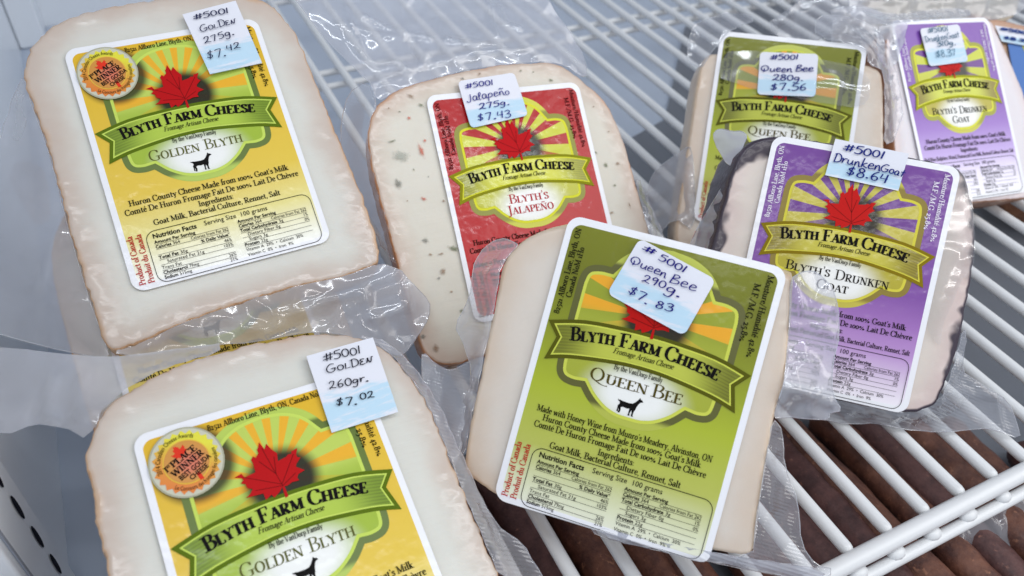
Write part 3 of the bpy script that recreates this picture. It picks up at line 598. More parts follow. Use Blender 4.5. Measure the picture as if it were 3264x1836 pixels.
def chaikin(poly, n=2):
    for _ in range(n):
        q = []
        for i in range(len(poly)):
            a, b = poly[i], poly[(i + 1) % len(poly)]
            q += [(a[0] * .8 + b[0] * .2, a[1] * .8 + b[1] * .2), (a[0] * .2 + b[0] * .8, a[1] * .2 + b[1] * .8)]
        poly = q
    return poly
def build_cheese(pk, plane, outline, thick, m_face, m_rind, seed=0, taper=0.0, rough=.5, back_shift=(0, 0), name='cheese', soft=1.0):
    """outline in label coordinates; thick in mm"""
    o = chaikin(outline, 2)
    ar = sum(o[i - 1][0] * o[i][1] - o[i][0] * o[i - 1][1] for i in range(len(o)))
    if ar < 0: o.reverse()
    o = resample(o, 1.5 * MM); n = len(o)
    nv = lambda p, a: noise.noise(Vector((p[0] * a + seed * 7.3, p[1] * a, seed)))
    o = [(x + nv((x, y), 30) * .35 * MM * rough + nv((x, y), 110) * .22 * MM * rough, y + nv((y, x), 30) * .35 * MM * rough + nv((y, x), 110) * .22 * MM * rough) for x, y in o]
    mid = offset(o, 0.0)
    rings = [(offset(o, 1.6 * MM), 0), (offset(o, .55 * MM), -.25 * soft), (o, -1.1 * soft)]
    k = max(3, int(thick / 4))
    for i in range(1, k): rings.append((offset(o, -.35 * MM * math.sin(math.pi * i / k) + taper * MM * i / k), -1.1 - (thick - 2.2) * i / k))
    rings.append((offset(o, taper * MM + .3 * MM), -(thick - .8))); rings.append((offset(o, taper * MM + 1.8 * MM), -thick))
    vs, ed, sd, fs, mi = [], [], [], [], []
    inner = rings[0][0]; V, F = tri(inner, 5 * MM)
    core = plane.shifted(0); core.bend = None
    for p in V:
        d = dist(p, o) / MM
        vs.append(core.w(p[0], p[1], (-.0 + nv(p, 12) * .25 * min(1, d / 10) + nv(p, 40) * .12) * MM - .002)); ed.append(d); sd.append(0)
    fs += F; mi += [0] * len(F)
    b0 = []                       # CDT keeps the outline vertices first
    idx = {}
    for i, p in enumerate(V): idx[(round(p[0], 5), round(p[1], 5))] = i
    first = [idx.get((round(p[0], 5), round(p[1], 5)), i) for i, p in enumerate(inner)]
    prev = first
    for ri, (rg, h) in enumerate(rings[1:], 1):
        cur = []
        for i, p in enumerate(rg):
            j = 0 if ri < 2 else nv((p[0] * 2, h * .02 + p[1]), 60) * .3 * rough
            s = h / thick; cur.append(len(vs)); vs.append(core.w(p[0] - back_shift[0] * s * MM, p[1] - back_shift[1] * s * MM, (h + j) * MM)); ed.append(max(0, 1.2 - ri * .6)); sd.append(1 if ri > 2 else 0)
        for i in range(n):
            fs.append((prev[i], cur[i], cur[(i + 1) % n], prev[(i + 1) % n])); mi.append(0 if ri <= 1 else 1)
        prev = cur
    fs.append(tuple(reversed(prev))); mi.append(1)
    me = bpy.data.meshes.new(name); me.from_pydata(vs, [], fs); me.materials.append(m_face); me.materials.append(m_rind)
    me.polygons.foreach_set('material_index', mi)
    a = me.attributes.new('edge', 'FLOAT', 'POINT'); a.data.foreach_set('value', ed)
    a = me.attributes.new('side', 'FLOAT', 'POINT'); a.data.foreach_set('value', sd)
    me.validate()
    bm = bmesh.new(); bm.from_mesh(me); bmesh.ops.recalc_face_normals(bm, faces=bm.faces); bm.to_mesh(me); bm.free()
    return link(name, me, pk, smooth=True)
# ---------------------------------------------------------------- bag film
_film = {}
def film_mat(milk, ribs=0.0, tint=(224, 226, 236)):
    k = (round(milk, 2), ribs, tint)
    if k in _film: return _film[k]
    t = NT('bag_film'); N_ = t.n; N_.remove(t.b)
    nz = t.noise(19, 1, .4, None, .2); n2 = t.noise(150, 3)
    bh = t.m1('ADD', t.m1('MULTIPLY', nz, 1.0), t.m1('MULTIPLY', n2, .03))
    if ribs:
        w = N_.new('ShaderNodeTexWave'); w.inputs['Scale'].default_value = 330; w.inputs['Distortion'].default_value = .6; w.bands_direction = 'DIAGONAL'; t.put(w.inputs['Vector'], t.obj())
        bh = t.m1('ADD', bh, t.m1('MULTIPLY', w.outputs[0], ribs))
    nm = t.bump(bh, .28, .0016)
    tr = N_.new('ShaderNodeBsdfTransparent'); tr.inputs[0].default_value = (.975, .98, .985, 1)
    df = N_.new('ShaderNodeBsdfDiffuse'); df.inputs[0].default_value = srgb(*tint); t.put(df.inputs['Normal'], nm)
    tl = N_.new('ShaderNodeBsdfTranslucent'); tl.inputs[0].default_value = srgb(*tint)
    md = N_.new('ShaderNodeMixShader'); md.inputs[0].default_value = .45; t.t.links.new(df.outputs[0], md.inputs[1]); t.t.links.new(tl.outputs[0], md.inputs[2])
    m1 = N_.new('ShaderNodeMixShader'); t.put(m1.inputs[0], t.m1('MULTIPLY', t.m1('ADD', .65, t.m1('MULTIPLY', nz, .7)), milk)); t.t.links.new(tr.outputs[0], m1.inputs[1]); t.t.links.new(md.outputs[0], m1.inputs[2])
    gl = N_.new('ShaderNodeBsdfGlossy'); gl.inputs['Roughness'].default_value = .11; gl.inputs[0].default_value = (1, 1, 1, 1); t.put(gl.inputs['Normal'], nm)
    fr = N_.new('ShaderNodeFresnel'); fr.inputs[0].default_value = 1.45; t.put(fr.inputs['Normal'], nm)
    m2 = N_.new('ShaderNodeMixShader'); t.put(m2.inputs[0], t.m1('MINIMUM', t.m1('MULTIPLY', fr.outputs[0], 1.7), .6)); t.t.links.new(m1.outputs[0], m2.inputs[1]); t.t.links.new(gl.outputs[0], m2.inputs[2])
    t.t.links.new(m2.outputs[0], t.out.inputs[0]); _film[k] = t.m; return t.m
def film(pk, plane, outline, milk=.1, creases=(), wr=1.0, seed=0, grid=2.0, ribs=0.0, rim=True, smoothn=1, name='bag_film'):
    """outline: (px, py, h_mm) traced on the photograph and laid at h_mm over the package's face; creases: (polyline px, height mm, width mm)"""
    P = [plane.uv(x, y, h * MM) for x, y, h in outline]; H_ = [h for _, _, h in outline]
    pts = [(P[i][0], P[i][1], H_[i]) for i in range(len(P))]
    for _ in range(smoothn):
        q = []
        for i in range(len(pts)):
            a, b = pts[i], pts[(i + 1) % len(pts)]
            q += [tuple(a[j] * .78 + b[j] * .22 for j in range(3)), tuple(a[j] * .22 + b[j] * .78 for j in range(3))]
        pts = q
    poly = []; hs = []
    for i in range(len(pts)):             # denser outline
        a, b = pts[i], pts[(i + 1) % len(pts)]; m = max(1, int(math.hypot(b[0] - a[0], b[1] - a[1]) / (3 * MM)))
        for j in range(m): t = j / m; poly.append((a[0] + (b[0] - a[0]) * t, a[1] + (b[1] - a[1]) * t)); hs.append(a[2] + (b[2] - a[2]) * t)
    V, F = tri(poly, grid * MM)
    CR = [([plane.uv(x, y, 0) for x, y in c], a * MM, w * MM) for c, a, w in creases]
    def height(p):
        sw = sh = 0
        for q, h in zip(poly[::2], hs[::2]):
            w = 1 / ((p[0] - q[0]) ** 2 + (p[1] - q[1]) ** 2 + 1e-6) ** 1.3; sw += w; sh += w * h
        h = sh / sw * MM
        s = Vector((p[0] * 7 + seed * 3.1, p[1] * 7, seed)); r = 1 - abs(noise.noise(s)) * 2.4; r2 = 1 - abs(noise.noise(s * 2.3 + Vector((5, 1, 2)))) * 2.2
        h += wr * MM * (.75 * r + .15 * r2 + .9 * noise.noise(s * .6))
        for c, a, w in CR:
            d = min(_sd(p, c[i], c[i + 1]) for i in range(len(c) - 1)); h += a * math.exp(-d / w)
        return h
    vs = [plane.w(x, y, height((x, y))) for x, y in V]
    me = bpy.data.meshes.new(name); me.from_pydata(vs, [], F); me.materials.append(film_mat(min(.8, milk * 1.45 + .04), ribs))
    ob = link(name, me, pk, smooth=True)
    if rim:                        # the cut edge of the film catches the light
        rv, rf = [], []; ring = [plane.w(x, y, height((x, y))) for x, y in poly]; r = .00016; m = len(ring); up = c2w(plane.Nn) - Vector((0, 0, CAMH))
        for i in range(m):
            d = (ring[(i + 1) % m] - ring[i - 1]).normalized(); s_ = d.cross(up).normalized(); b = len(rv); rv += [ring[i] + s_ * r, ring[i] + up * r, ring[i] - s_ * r]
            for j in range(3): rf.append((b + j, b + (j + 1) % 3, (b + 3) % (3 * m) + (j + 1) % 3, (b + 3) % (3 * m) + j))
        me2 = bpy.data.meshes.new('film_edge'); me2.from_pydata(rv, [], rf); link('film_edge', me2, ob, film_mat(.30))
    return ob
def _sd(p, a, b):
    dx, dy = b[0] - a[0], b[1] - a[1]; l = dx * dx + dy * dy; t = 0 if l == 0 else max(0, min(1, ((p[0] - a[0]) * dx + (p[1] - a[1]) * dy) / l))
    return math.hypot(p[0] - a[0] - t * dx, p[1] - a[1] - t * dy)
# ================================================================ THE SETTING: cabinet walls and floor
def box(x0, y0, z0, x1, y1, z1, bev=0.0):
    bm = bmesh.new(); bmesh.ops.create_cube(bm, size=1)
    for v in bm.verts: v.co = Vector(((x0 + x1) / 2 + v.co.x * (x1 - x0), (y0 + y1) / 2 + v.co.y * (y1 - y0), (z0 + z1) / 2 + v.co.z * (z1 - z0)))
    if bev: bmesh.ops.bevel(bm, geom=bm.edges[:], offset=bev, segments=3, affect='EDGES', profile=.5)
    me = bpy.data.meshes.new('box'); bm.to_mesh(me); bm.free(); return me
def enamel(name, rgb, rough=.3, var=6):
    t = NT(name); n = t.noise(7, 3); n2 = t.noise(300, 2); sp = t.noise(90, 4, .8)
    c = t.mix(n, srgb(*rgb), srgb(*[x - var for x in rgb])); c = t.mix(t.m1('MULTIPLY', t.step(sp, .72, .78), .6), c, srgb(*[int(x * .5) for x in rgb]))
    t.set('Base Color', c); t.set('Roughness', rough); t.set('Normal', t.bump(n2, .08, .0004)); return t.m
link('unseen_shade_panel', box(-.09, .30, .56, 1.6, .74, .57), None, enamel('shade_panel_enamel', (200, 208, 220)), kind='structure')  # unseen panel added overhead to keep light off the back of the shelf
m_wall = enamel('white_cabinet_liner', (238, 243, 249)); m_floor = enamel('pale_cabinet_floor', (188, 198, 213), .35)
m_wire = enamel('white_coated_wire', (226, 227, 228), .28, 4)
link('cabinet_floor', box(-.2, -.5, -.056, 1.6, .76, -.051), None, m_floor, kind='structure')
link('cabinet_side_wall', box(-.085, -.5, -.07, -.076, .74, .42), None, m_wall, kind='structure')
link('cabinet_back_wall', box(-.09, .741, -.07, 1.6, .75, .5), None, m_wall, kind='structure')
def floor_pt(x, y, h):
    d = Vector(((x - CX) / FPX, -(y - CY) / FPX, 1)); X = d * (-h / NN.dot(d)); return (X.dot(W2), X.dot(W1))
mt = [floor_pt(x, y, CAMH + .049) for x, y in ((2185, 85), (2120, 380), (2010, 440), (1900, 470))] + [(.10, .20), (.02, .20), (.02, -.12), (.9, -.12), (.9, .62)]
me = bpy.data.meshes.new('mat'); V_, F_ = tri(mt); k_ = len(V_); n_ = len(mt)
me.from_pydata([(a, b, -.0488) for a, b in V_] + [(a, b, -.0509) for a, b in V_], [], F_ + [(i, (i + 1) % n_, (i + 1) % n_ + k_, i + k_) for i in range(n_)])
link('grey_floor_mat', me, None, enamel('grey_mat', (118, 122, 130), .5), kind='structure')
# slotted shelf upright on the side wall
def upright(y0, y1, label, slots):
    r = empty('shelf_upright', (-.0755, (y0 + y1) / 2, -.07), label, 'shelf upright')
    link('strip', box(-.0758, y0, -.0695, -.0705, y1, .40, .0012), r, m_wall)
    link('groove', box(-.0704, y0 + .004, -.069, -.0698, y0 + .0055, .399), r, flat('seam_shadow_grey', (150, 156, 168)))
    ms = flat('slot_black', (22, 22, 34), .7)
    base = None
    for z in slots:
        yc = y1 - .0105; pts = []
        for i in range(14):
            a = 2 * math.pi * i / 14; pts.append((yc + .0019 * math.cos(a) * (1 if math.sin(a) > -.9 else .6), z + .0062 * math.sin(a)))
        V, F = tri(pts); me = bpy.data.meshes.new('slot'); me.from_pydata([(-.0702, a, b) for a, b in V] + [(-.0708, a, b) for a, b in V], [], F + [tuple(i + len(V) for i in f) for f in F]); link('slot', me, r, ms)
    return r
upright(.167, .203, 'white slotted upright on the side wall, at the lower left corner', [.0222 + CAMH - .25 - .0175 * k + .0175 * 4 for k in range(-6, 8)])
cp = empty('corner_post', (-.065, .72, -.05), 'pale square post in the far left corner behind the large golden pack', 'post')
link('post', box(-.0755, .702, -.0505, -.056, .7405, .42, .0015), cp, m_wall)
# ================================================================ wire shelf
sh = empty('wire_shelf', (.2, .3, 0), 'white coated wire shelf that the cheese packs lie on, with a round front rail', 'shelf')
def rod_mesh(p0, p1, r, seg_=14, cap=True):
    p0, p1 = Vector(p0), Vector(p1); d = (p1 - p0).normalized(); a = d.orthogonal().normalized(); b = d.cross(a); vs = []; n = seg_
    sta = [(0, .55), (r * .5, .9), (r, 1)] ; L = (p1 - p0).length
    st = [(x, k) for x, k in sta] + [(L - x, k) for x, k in reversed(sta)]
    for x, k in st:
        for i in range(n): th = 2 * math.pi * i / n; vs.append(p0 + d * x + (a * math.cos(th) + b * math.sin(th)) * r * k)
    fs = [(j * n + i, j * n + (i + 1) % n, (j + 1) * n + (i + 1) % n, (j + 1) * n + i) for j in range(len(st) - 1) for i in range(n)] + [tuple(range(n - 1, -1, -1)), tuple(range((len(st) - 1) * n, len(st) * n))]
    me = bpy.data.meshes.new('rod'); me.from_pydata(vs, [], fs); return me
wm = rod_mesh((0, .074, 0), (0, .62, 0), .0025)
for i in range(-14, 31):
    x = .196 + .01833 * i
    if x > .72 or x < -.036: continue
    o = link('wire', wm, sh, m_wire, smooth=True); o.location.x += x + .0003 * math.sin(i * 7.7); o.rotation_euler.z = .0022 * math.sin(i * 2.9)
bmw = bmesh.new(); bmesh.ops.create_uvsphere(bmw, u_segments=10, v_segments=6, radius=.0030)
for v in bmw.verts: v.co = Vector((v.co.x * 1.3, v.co.y * .9 + .0686, v.co.z * .8 - .0048))
mwd = bpy.data.meshes.new('weld'); bmw.to_mesh(mwd); bmw.free()
for i in range(-14, 31):
    x = .196 + .01833 * i
    if x > .72 or x < -.036: continue
    o = link('weld_bead', mwd, sh, m_wire, smooth=True); o.location.x += x + .0004 * math.sin(i * 5.1); o.scale.x = 1 + .2 * math.sin(i * 3.3)
def rodo(name, a, b, r): link(name, rod_mesh(a, b, r), sh, m_wire, smooth=True)
rodo('front_rail', (-.040, .0715, .0003), (.73, .0715, .0003), .0033)
rodo('front_rail', (-.040, .0672, -.0072), (.73, .0672, -.0072), .0024)
rodo('cross_bar', (-.040, .47, -.0052), (.73, .47, -.0047), .0022); rodo('cross_bar', (-.040, .4885, -.0052), (.73, .4885, -.0047), .0022)
rodo('cross_bar', (-.040, .27, -.0052), (.73, .27, -.0047), .0022); rodo('cross_bar', (-.040, .61, -.0052), (.73, .61, -.0047), .0022)
# ================================================================ cheeses
mf_gold = cheese_mat('young_goat_cheese', (219, 217, 208), (200, 183, 170), warm=(204, 158, 108), rimw=13)
mf_jal = cheese_mat('pepper_cheese', (220, 214, 200), (200, 180, 164), spots=None, warm=(204, 148, 108), rimw=13)
mf_queen = cheese_mat('honey_wine_cheese', (222, 212, 201), (212, 194, 176), warm=(212, 180, 146), rimw=12)
mf_goat = cheese_mat('wine_washed_cheese', (222, 211, 201), (210, 190, 184), spots=[(60, .10, (60, 24, 50), .90)], rimw=12, dark=(44, 28, 48))
mr_gold = rind_mat('tan_rind', (176, 116, 62), (206, 166, 130), (222, 190, 160)); mr_jal = rind_mat('orange_rind', (176, 104, 60), (204, 150, 112), (214, 172, 140))
mr_queen = rind_mat('pale_rind', (186, 142, 104), (216, 194, 168), (226, 208, 188)); mr_goat = rind_mat('dark_wine_rind', (22, 16, 26), (44, 32, 48), (90, 66, 92))
mr_brown = rind_mat('brown_rind', (120, 72, 44), (160, 108, 76), (190, 146, 112))
GRP = 'vacuum packed cheese pieces on the wire shelf'
def pack(pl, label): c = PL[pl].w(PA / 2, 0, -.25) if isinstance(pl, str) else pl.w(PA / 2, 0, -.25); return empty('cheese_pack', c, label, 'cheese', GRP)
def px(pl, pts, h=0): return [pl.uv(x, y, h * MM) for x, y in pts]
# --- A: golden, top left
P_ = PL['A']; a = pack('A', 'large golden-labelled cheese pack at top left, priced $7.42 on a torn white sticker')
outA = px(P_, [(77, 235), (84, 190), (94, 155), (141, 99), (197, 61), (282, 33), (422, 5), (560, -16), (700, -26), (800, -14), (860, 8), (892, 38), (939, 94), (967, 155), (1009, 263), (1056, 375), (1103, 493), (1150, 600), (1197, 731), (1220, 835), (1100, 880), (892, 924), (704, 985), (563, 1036), (450, 1090), (352, 1123), (330, 1085), (300, 985), (263, 870), (206, 670), (178, 554), (141, 430), (110, 338), (84, 282)])
build_cheese(a, P_, outA, 24, mf_gold, mr_gold, 1, rough=1.9)
build_label(a, P_, 'golden', seal=True)
z = lambda x, y: (560 + x * .1794, y * .1794)
build_sticker(a, P_, [z(130, 250), z(1075, 5), z(1545, 1110), z(625, 1340)], [("#5001", z(330, 365), z(975, 235), 19), ("GOLDEN", z(455, 590), z(1110, 415), 23), ("275g.", z(530, 790), z(1070, 625), 22), ("$7.", z(575, 1060), z(930, 1010), 27), ("42", z(915, 915), z(1180, 860), 20)], (24, 30, 72), seed=3, fold=True)
film(a, P_, [(105, 338, -2), (80, 240, -3), (50, 300, -8), (10, 430, -14), (-50, 620, -16), (-50, 1050, -12), (80, 1087, -9), (200, 1118, -7), (330, 1142, -3), (350, 1125, -1), (300, 990, -2), (263, 875, -2), (206, 675, -2), (178, 554, -2), (141, 430, -2)], .22, [([(190, 720), (150, 800), (100, 900)], 1.5, 1.2), ([(245, 950), (120, 960), (40, 1010)], 1.2, 1.2)], 1.0, 1)
film(a, P_, [(352, 1123, -1), (450, 1092, -1), (563, 1038, -1), (704, 987, -1), (892, 926, -1), (1100, 882, -1), (1213, 837, -1), (1270, 860, -2), (1310, 900, -3), (1370, 960, -6), (1370, 1010, -7), (1330, 1075, -6), (1290, 1130, -5), (1262, 1132, -5), (1180, 1095, -5), (1053, 1058, -4), (960, 1062, -4), (825, 1088, -4), (610, 1108, -4), (446, 1136, -3)], .38,
     [([(1053, 1055), (1100, 990), (1165, 950), (1172, 930)], 1.6, .8), ([(1165, 930), (1180, 1010), (1205, 1008)], 2.0, .8), ([(1205, 1008), (1316, 969), (1300, 900), (1278, 866)], 2.2, .8), ([(1278, 862), (1150, 915), (980, 990), (850, 1050)], 1.8, .9), ([(700, 1085), (900, 1000), (1170, 915)], 1.2, .8)], 1.1, 2, ribs=.0)
film(a, P_, [(60, 505, -14), (140, 531, -12), (160, 600, -12), (165, 690, -12), (120, 725, -14), (80, 660, -16), (25, 565, -18)], .3, (), 1.5, 3, rim=False)
# --- J: golden pack under A
PJ = PL['G'].shifted(0); _d = Vector(((582 - CX) / FPX, -(1150 - CY) / FPX, 1)); _p = _d * (-.214 / S / NN.dot(_d)); PJ.O = _p - PJ.U * .22 - PJ.V * .335
j = pack(PJ, 'golden-labelled cheese pack mostly hidden below the large pack at top left')
build_cheese(j, PJ, [(-.12, .2), (-.13, .9), (.0, 1.15), (.36, 1.2), (.72, 1.15), (.86, .95), (.86, .2), (.84, .05), (.6, -.05), (.1, -.05), (-.1, .02)], 20, mf_gold, mr_gold, 4)
build_label(j, PJ, 'golden', seal=True)
# --- G: golden, bottom left
P_ = PL['G']; g = pack('G', 'golden-labelled cheese pack at bottom left, priced $7.02, cut off by the frame')
outG = px(P_, [(267, 1448), (286, 1411), (311, 1342), (348, 1290), (410, 1244), (484, 1200), (560, 1165), (704, 1121), (845, 1083), (950, 1066), (1032, 1062), (1110, 1068), (1173, 1082), (1224, 1106), (1266, 1140), (1307, 1196), (1366, 1284), (1410, 1386), (1447, 1485), (1491, 1597), (1540, 1709), (1590, 1833), (1640, 1980), (1660, 2080), (1500, 2160), (1000, 2330), (560, 2450), (480, 2420), (430, 2200), (370, 1950), (335, 1771), (311, 1665), (292, 1547)])
build_cheese(g, P_, outG, 24, mf_gold, mr_gold, 2, rough=2.3)
build_label(g, P_, 'golden', seal=True)
z = lambda x, y: (850 + x * .345, 800 + y * .345)
build_sticker(g, P_, [z(370, 968), z(985, 795), (1270, 1313), (1059, 1377)], [("#5001", z(525, 1030), z(885, 950), 27), ("GOLDEN", z(555, 1140), z(1000, 1025), 28), ("260gr.", z(580, 1285), z(950, 1205), 26), ("$7.", z(640, 1435), z(845, 1425), 26), ("02", z(865, 1385), z(1005, 1350), 23)], (28, 28, 44), seed=5)
film(g, P_, [(1130, 1066, 0), (1230, 1105, 0), (1307, 1192, 0), (1366, 1280, 0), (1410, 1386, 0), (1447, 1485, 0), (1491, 1597, 0), (1540, 1709, 0), (1600, 1850, 0), (1760, 1880, -10), (1726, 1836, -10), (1661, 1726, -10), (1605, 1694, -8), (1563, 1642, -6), (1510, 1540, -5), (1466, 1440, -4), (1420, 1340, -4), (1380, 1260, -4), (1320, 1170, -3), (1240, 1092, -2)], .22, [([(1466, 1440), (1530, 1610), (1610, 1800)], 1.2, .7)], .6, 5, ribs=.25)
film(g, P_, [(1347, 1117, -8), (1343, 1180, -9), (1350, 1250, -10), (1385, 1390, -10), (1450, 1500, -9), (1480, 1400, -6), (1505, 1240, -4), (1545, 1140, -4), (1500, 1150, -5), (1440, 1180, -8), (1390, 1165, -9)], .3, [([(1410, 1150), (1395, 1300), (1420, 1420)], 1.5, .8)], 1.2, 6, ribs=.2)
film(g, P_, [(286, 1405, -5), (210, 1372, -12), (110, 1352, -16), (20, 1392, -18), (-60, 1340, -18), (-60, 1100, -16), (60, 1112, -15), (200, 1128, -13), (330, 1142, -12), (520, 1120, -8), (700, 1095, -8), (705, 1120, -4), (520, 1172, -4), (420, 1228, -4), (340, 1292, -4)], .42, [([(10, 1390), (120, 1300), (330, 1296)], 2.2, 1.6), ([(140, 1150), (120, 1262), (210, 1345)], 1.8, 1.4), ([(250, 1150), (230, 1290), (290, 1370)], 1.8, 1.4), ([(330, 1142), (400, 1200), (420, 1228)], 1.4, .9)], .7, 8, rim=False)
# --- B: jalapeño, centre
P_ = PL['B']; b = pack('B', 'red-labelled jalapeño cheese pack in the middle, flecked paste, priced $7.43')
outB = px(P_, [(1172, 440), (1176, 408), (1184, 370), (1206, 328), (1263, 286), (1328, 263), (1469, 225), (1610, 202), (1751, 195), (1800, 208), (1868, 263), (1925, 310), (1962, 375), (1995, 460), (2023, 563), (2052, 670), (2085, 780), (2105, 880), (2110, 980), (1900, 1050), (1650, 1110), (1514, 1140), (1452, 1163), (1390, 1157), (1348, 1122), (1332, 1068), (1290, 931), (1257, 799), (1228, 690), (1203, 600), (1183, 516)])
build_cheese(b, P_, outB, 24, mf_jal, mr_jal, 3, rough=1.0, back_shift=(3, 0))
build_label(b, P_, 'red')
z = lambda x, y: (1000 + x * .4693, y * .4693)
build_sticker(b, P_, [z(980, 550), z(1365, 490), z(1460, 780), z(1070, 870)], [("#5001", z(1030, 605), z(1225, 575), 18), ("Jalapeño", z(1040, 695), z(1335, 640), 25), ("275g.", z(1125, 745), z(1335, 710), 19), ("$7.43", z(1115, 825), z(1345, 795), 24)], (34, 34, 130), rounded=.02, seed=7)
film(b, P_, [(900, -60, -6), (960, 20, -6), (1000, 75, -5), (1090, 182, -5), (1169, 258, -4), (1206, 326, -2), (1263, 288, -1), (1328, 265, -1), (1469, 227, -1), (1610, 204, -1), (1751, 197, -1), (1800, 206, -2), (1868, 258, -3), (1866, 200, -8), (1850, 150, -10), (1790, 60, -12), (1700, -60, -12), (1300, -60, -8)], .34,
     [([(1000, 70), (1085, 175), (1169, 258)], 2.6, .9), ([(1110, 0), (1130, 80), (1160, 165), (1210, 195), (1270, 192), (1298, 220)], 2.4, .8), ([(1080, 60), (1160, 165)], 1.4, .7), ([(1090, 55), (1160, 75), (1240, 98), (1310, 100)], 1.6, .8), ([(1165, 30), (1230, 62), (1300, 85), (1380, 108)], 2.4, .8), ([(1320, 95), (1325, 160), (1340, 200)], -2.6, 1.6), ([(1370, 160), (1340, 200), (1318, 170)], 2.4, .9), ([(1430, 115), (1500, 132), (1600, 138)], 2.6, .8), ([(1180, 262), (1350, 205), (1520, 165), (1700, 150)], 2.0, .8), ([(1575, -20), (1580, 60), (1590, 105)], 2.6, .8), ([(1610, 0), (1625, 55), (1670, 70)], 2.4, 1.2), ([(1700, 180), (1720, 172), (1760, 172)], 2.0, .7)], 1.3, 9, grid=1.5)
film(b, P_, [(1169, 258, -2), (1206, 328, -1), (1176, 408, -1), (1171, 446, -1), (1190, 540, -1), (1206, 610, -1), (1257, 799, -1), (1275, 860, -3), (1215, 790, -9), (1150, 660, -12), (1090, 520, -14), (1085, 400, -13), (1110, 300, -8)], .16, [([(1252, 640), (1255, 700), (1262, 728), (1290, 735), (1325, 780)], 2.4, .9), ([(1252, 640), (1212, 738)], 2.4, 1)], .8, 10, ribs=.15)
film(b, P_, [(2023, 570, 0), (2052, 670, 0), (2085, 790, 0), (2130, 800, -8), (2110, 740, -8), (2075, 660, -6), (2040, 580, -4)], .2, [([(2066, 650), (2078, 720), (2078, 760)], 1.8, .6)], .4, 11)
fl = []; rn = random.Random(8)
def fleck(x, y, w, h_, k, a=0):
    c = P_.uv(x, y); w *= MM; h_ *= MM; o = []
    for i in range(11):
        t_ = 2 * math.pi * i / 11; q = rn.uniform(.6, 1.1); o.append((c[0] + q * (w * math.cos(t_) * math.cos(a) - h_ * math.sin(t_) * math.sin(a)), c[1] + q * (w * math.cos(t_) * math.sin(a) + h_ * math.sin(t_) * math.cos(a))))
    fl.append((o, k))
for x, y, w, h_, k, a in [(1310, 306, 1.5, .8, 0, -.7), (1342, 334, 1.3, .6, 1, -.8), (1305, 376, .7, .7, 2, 0), (1344, 480, .9, 2.4, 2, .15), (1355, 448, .6, .7, 2, 0), (1252, 450, 1.6, .5, 1, .2), (1278, 498, 3.6, 1.8, 3, 0), (1270, 585, 1.4, 2.0, 4, 0), (1352, 634, 1.0, .7, 2, 0), (1275, 356, .6, .4, 1, 0), (1240, 345, .5, .4, 0, 0), (1756, 255, 1.1, .6, 1, -.4), (1892, 340, .6, .4, 0, 0), (1899, 486, .9, .4, 1, -.6), (1932, 526, .9, .9, 1, 0), (1969, 521, .8, .7, 0, 0), (1348, 631, .5, .5, 2, 0), (1415, 641, .7, .6, 0, 0), (1357, 766, 1.1, 1.0, 4, 0), (1446, 792, 1.9, .9, 1, -.5), (1373, 811, .9, .5, 0, -.4), (1406, 809, .9, .5, 0, 0), (1412, 865, 1.3, 1.2, 0, .6), (1400, 886, .8, .6, 4, 0), (1473, 990, .8, .8, 1, 0), (1348, 1072, 1.1, .9, 4, 0), (1390, 1111, 1.0, 1.3, 0, 0), (2007, 654, .3, 1.3, 0, .1), (1949, 677, .9, .6, 0, 0), (1366, 563, .4, .4, 1, 0), (1300, 640, .4, .3, 0, 0), (1320, 540, .4, .5, 1, 0), (1475, 250, .8, .6, 4, 0), (1530, 235, .6, .5, 0, 0), (1660, 226, .7, .5, 1, 0), (1700, 230, .5, .4, 1, 0), (1940, 420, .5, .4, 0, 0), (1960, 590, .6, .5, 1, 0), (1440, 930, .7, .4, 0, 0), (1300, 900, .6, .5, 1, 0)]: fleck(x, y, w, h_, k, a)
FC = [(150, 122, 96), (104, 112, 74), (204, 92, 62), (178, 180, 168), (128, 128, 118)]; vs, fs, mi, at = [], [], [], []; fm = []
for i, c3 in enumerate(FC):
    t = NT('pepper_fleck_%d' % i, Base_Color=srgb(*c3), Roughness=.5); tr = t.n.new('ShaderNodeBsdfTransparent'); mx = t.n.new('ShaderNodeMixShader')
    t.put(mx.inputs[0], t.m1('MULTIPLY', t.step(t.m1('ADD', t.attr('soft'), t.m1('MULTIPLY', t.m1('SUBTRACT', t.noise(900, 3, .6), .5), .9)), .1, .95), .72)); t.t.links.new(tr.outputs[0], mx.inputs[1]); t.t.links.new(t.b.outputs[0], mx.inputs[2]); t.t.links.new(mx.outputs[0], t.out.inputs[0]); fm.append(t.m)
for o, k in fl:
    cx_, cy_ = sum(p[0] for p in o) / 11, sum(p[1] for p in o) / 11; q0 = len(vs); vs.append(P_.w(cx_, cy_, .004)); at.append(1)
    for p in o: vs.append(P_.w(cx_ + (p[0] - cx_) * 1.9, cy_ + (p[1] - cy_) * 1.9, .004)); at.append(0)
    for i in range(11): fs.append((q0, q0 + 1 + i, q0 + 1 + (i + 1) % 11)); mi.append(k)
me = bpy.data.meshes.new('pepper_flecks'); me.from_pydata(vs, [], fs)
for m in fm: me.materials.append(m)
me.polygons.foreach_set('material_index', mi); at_ = me.attributes.new('soft', 'FLOAT', 'POINT'); at_.data.foreach_set('value', at)
link('pepper_flecks', me, b, kind='stuff')
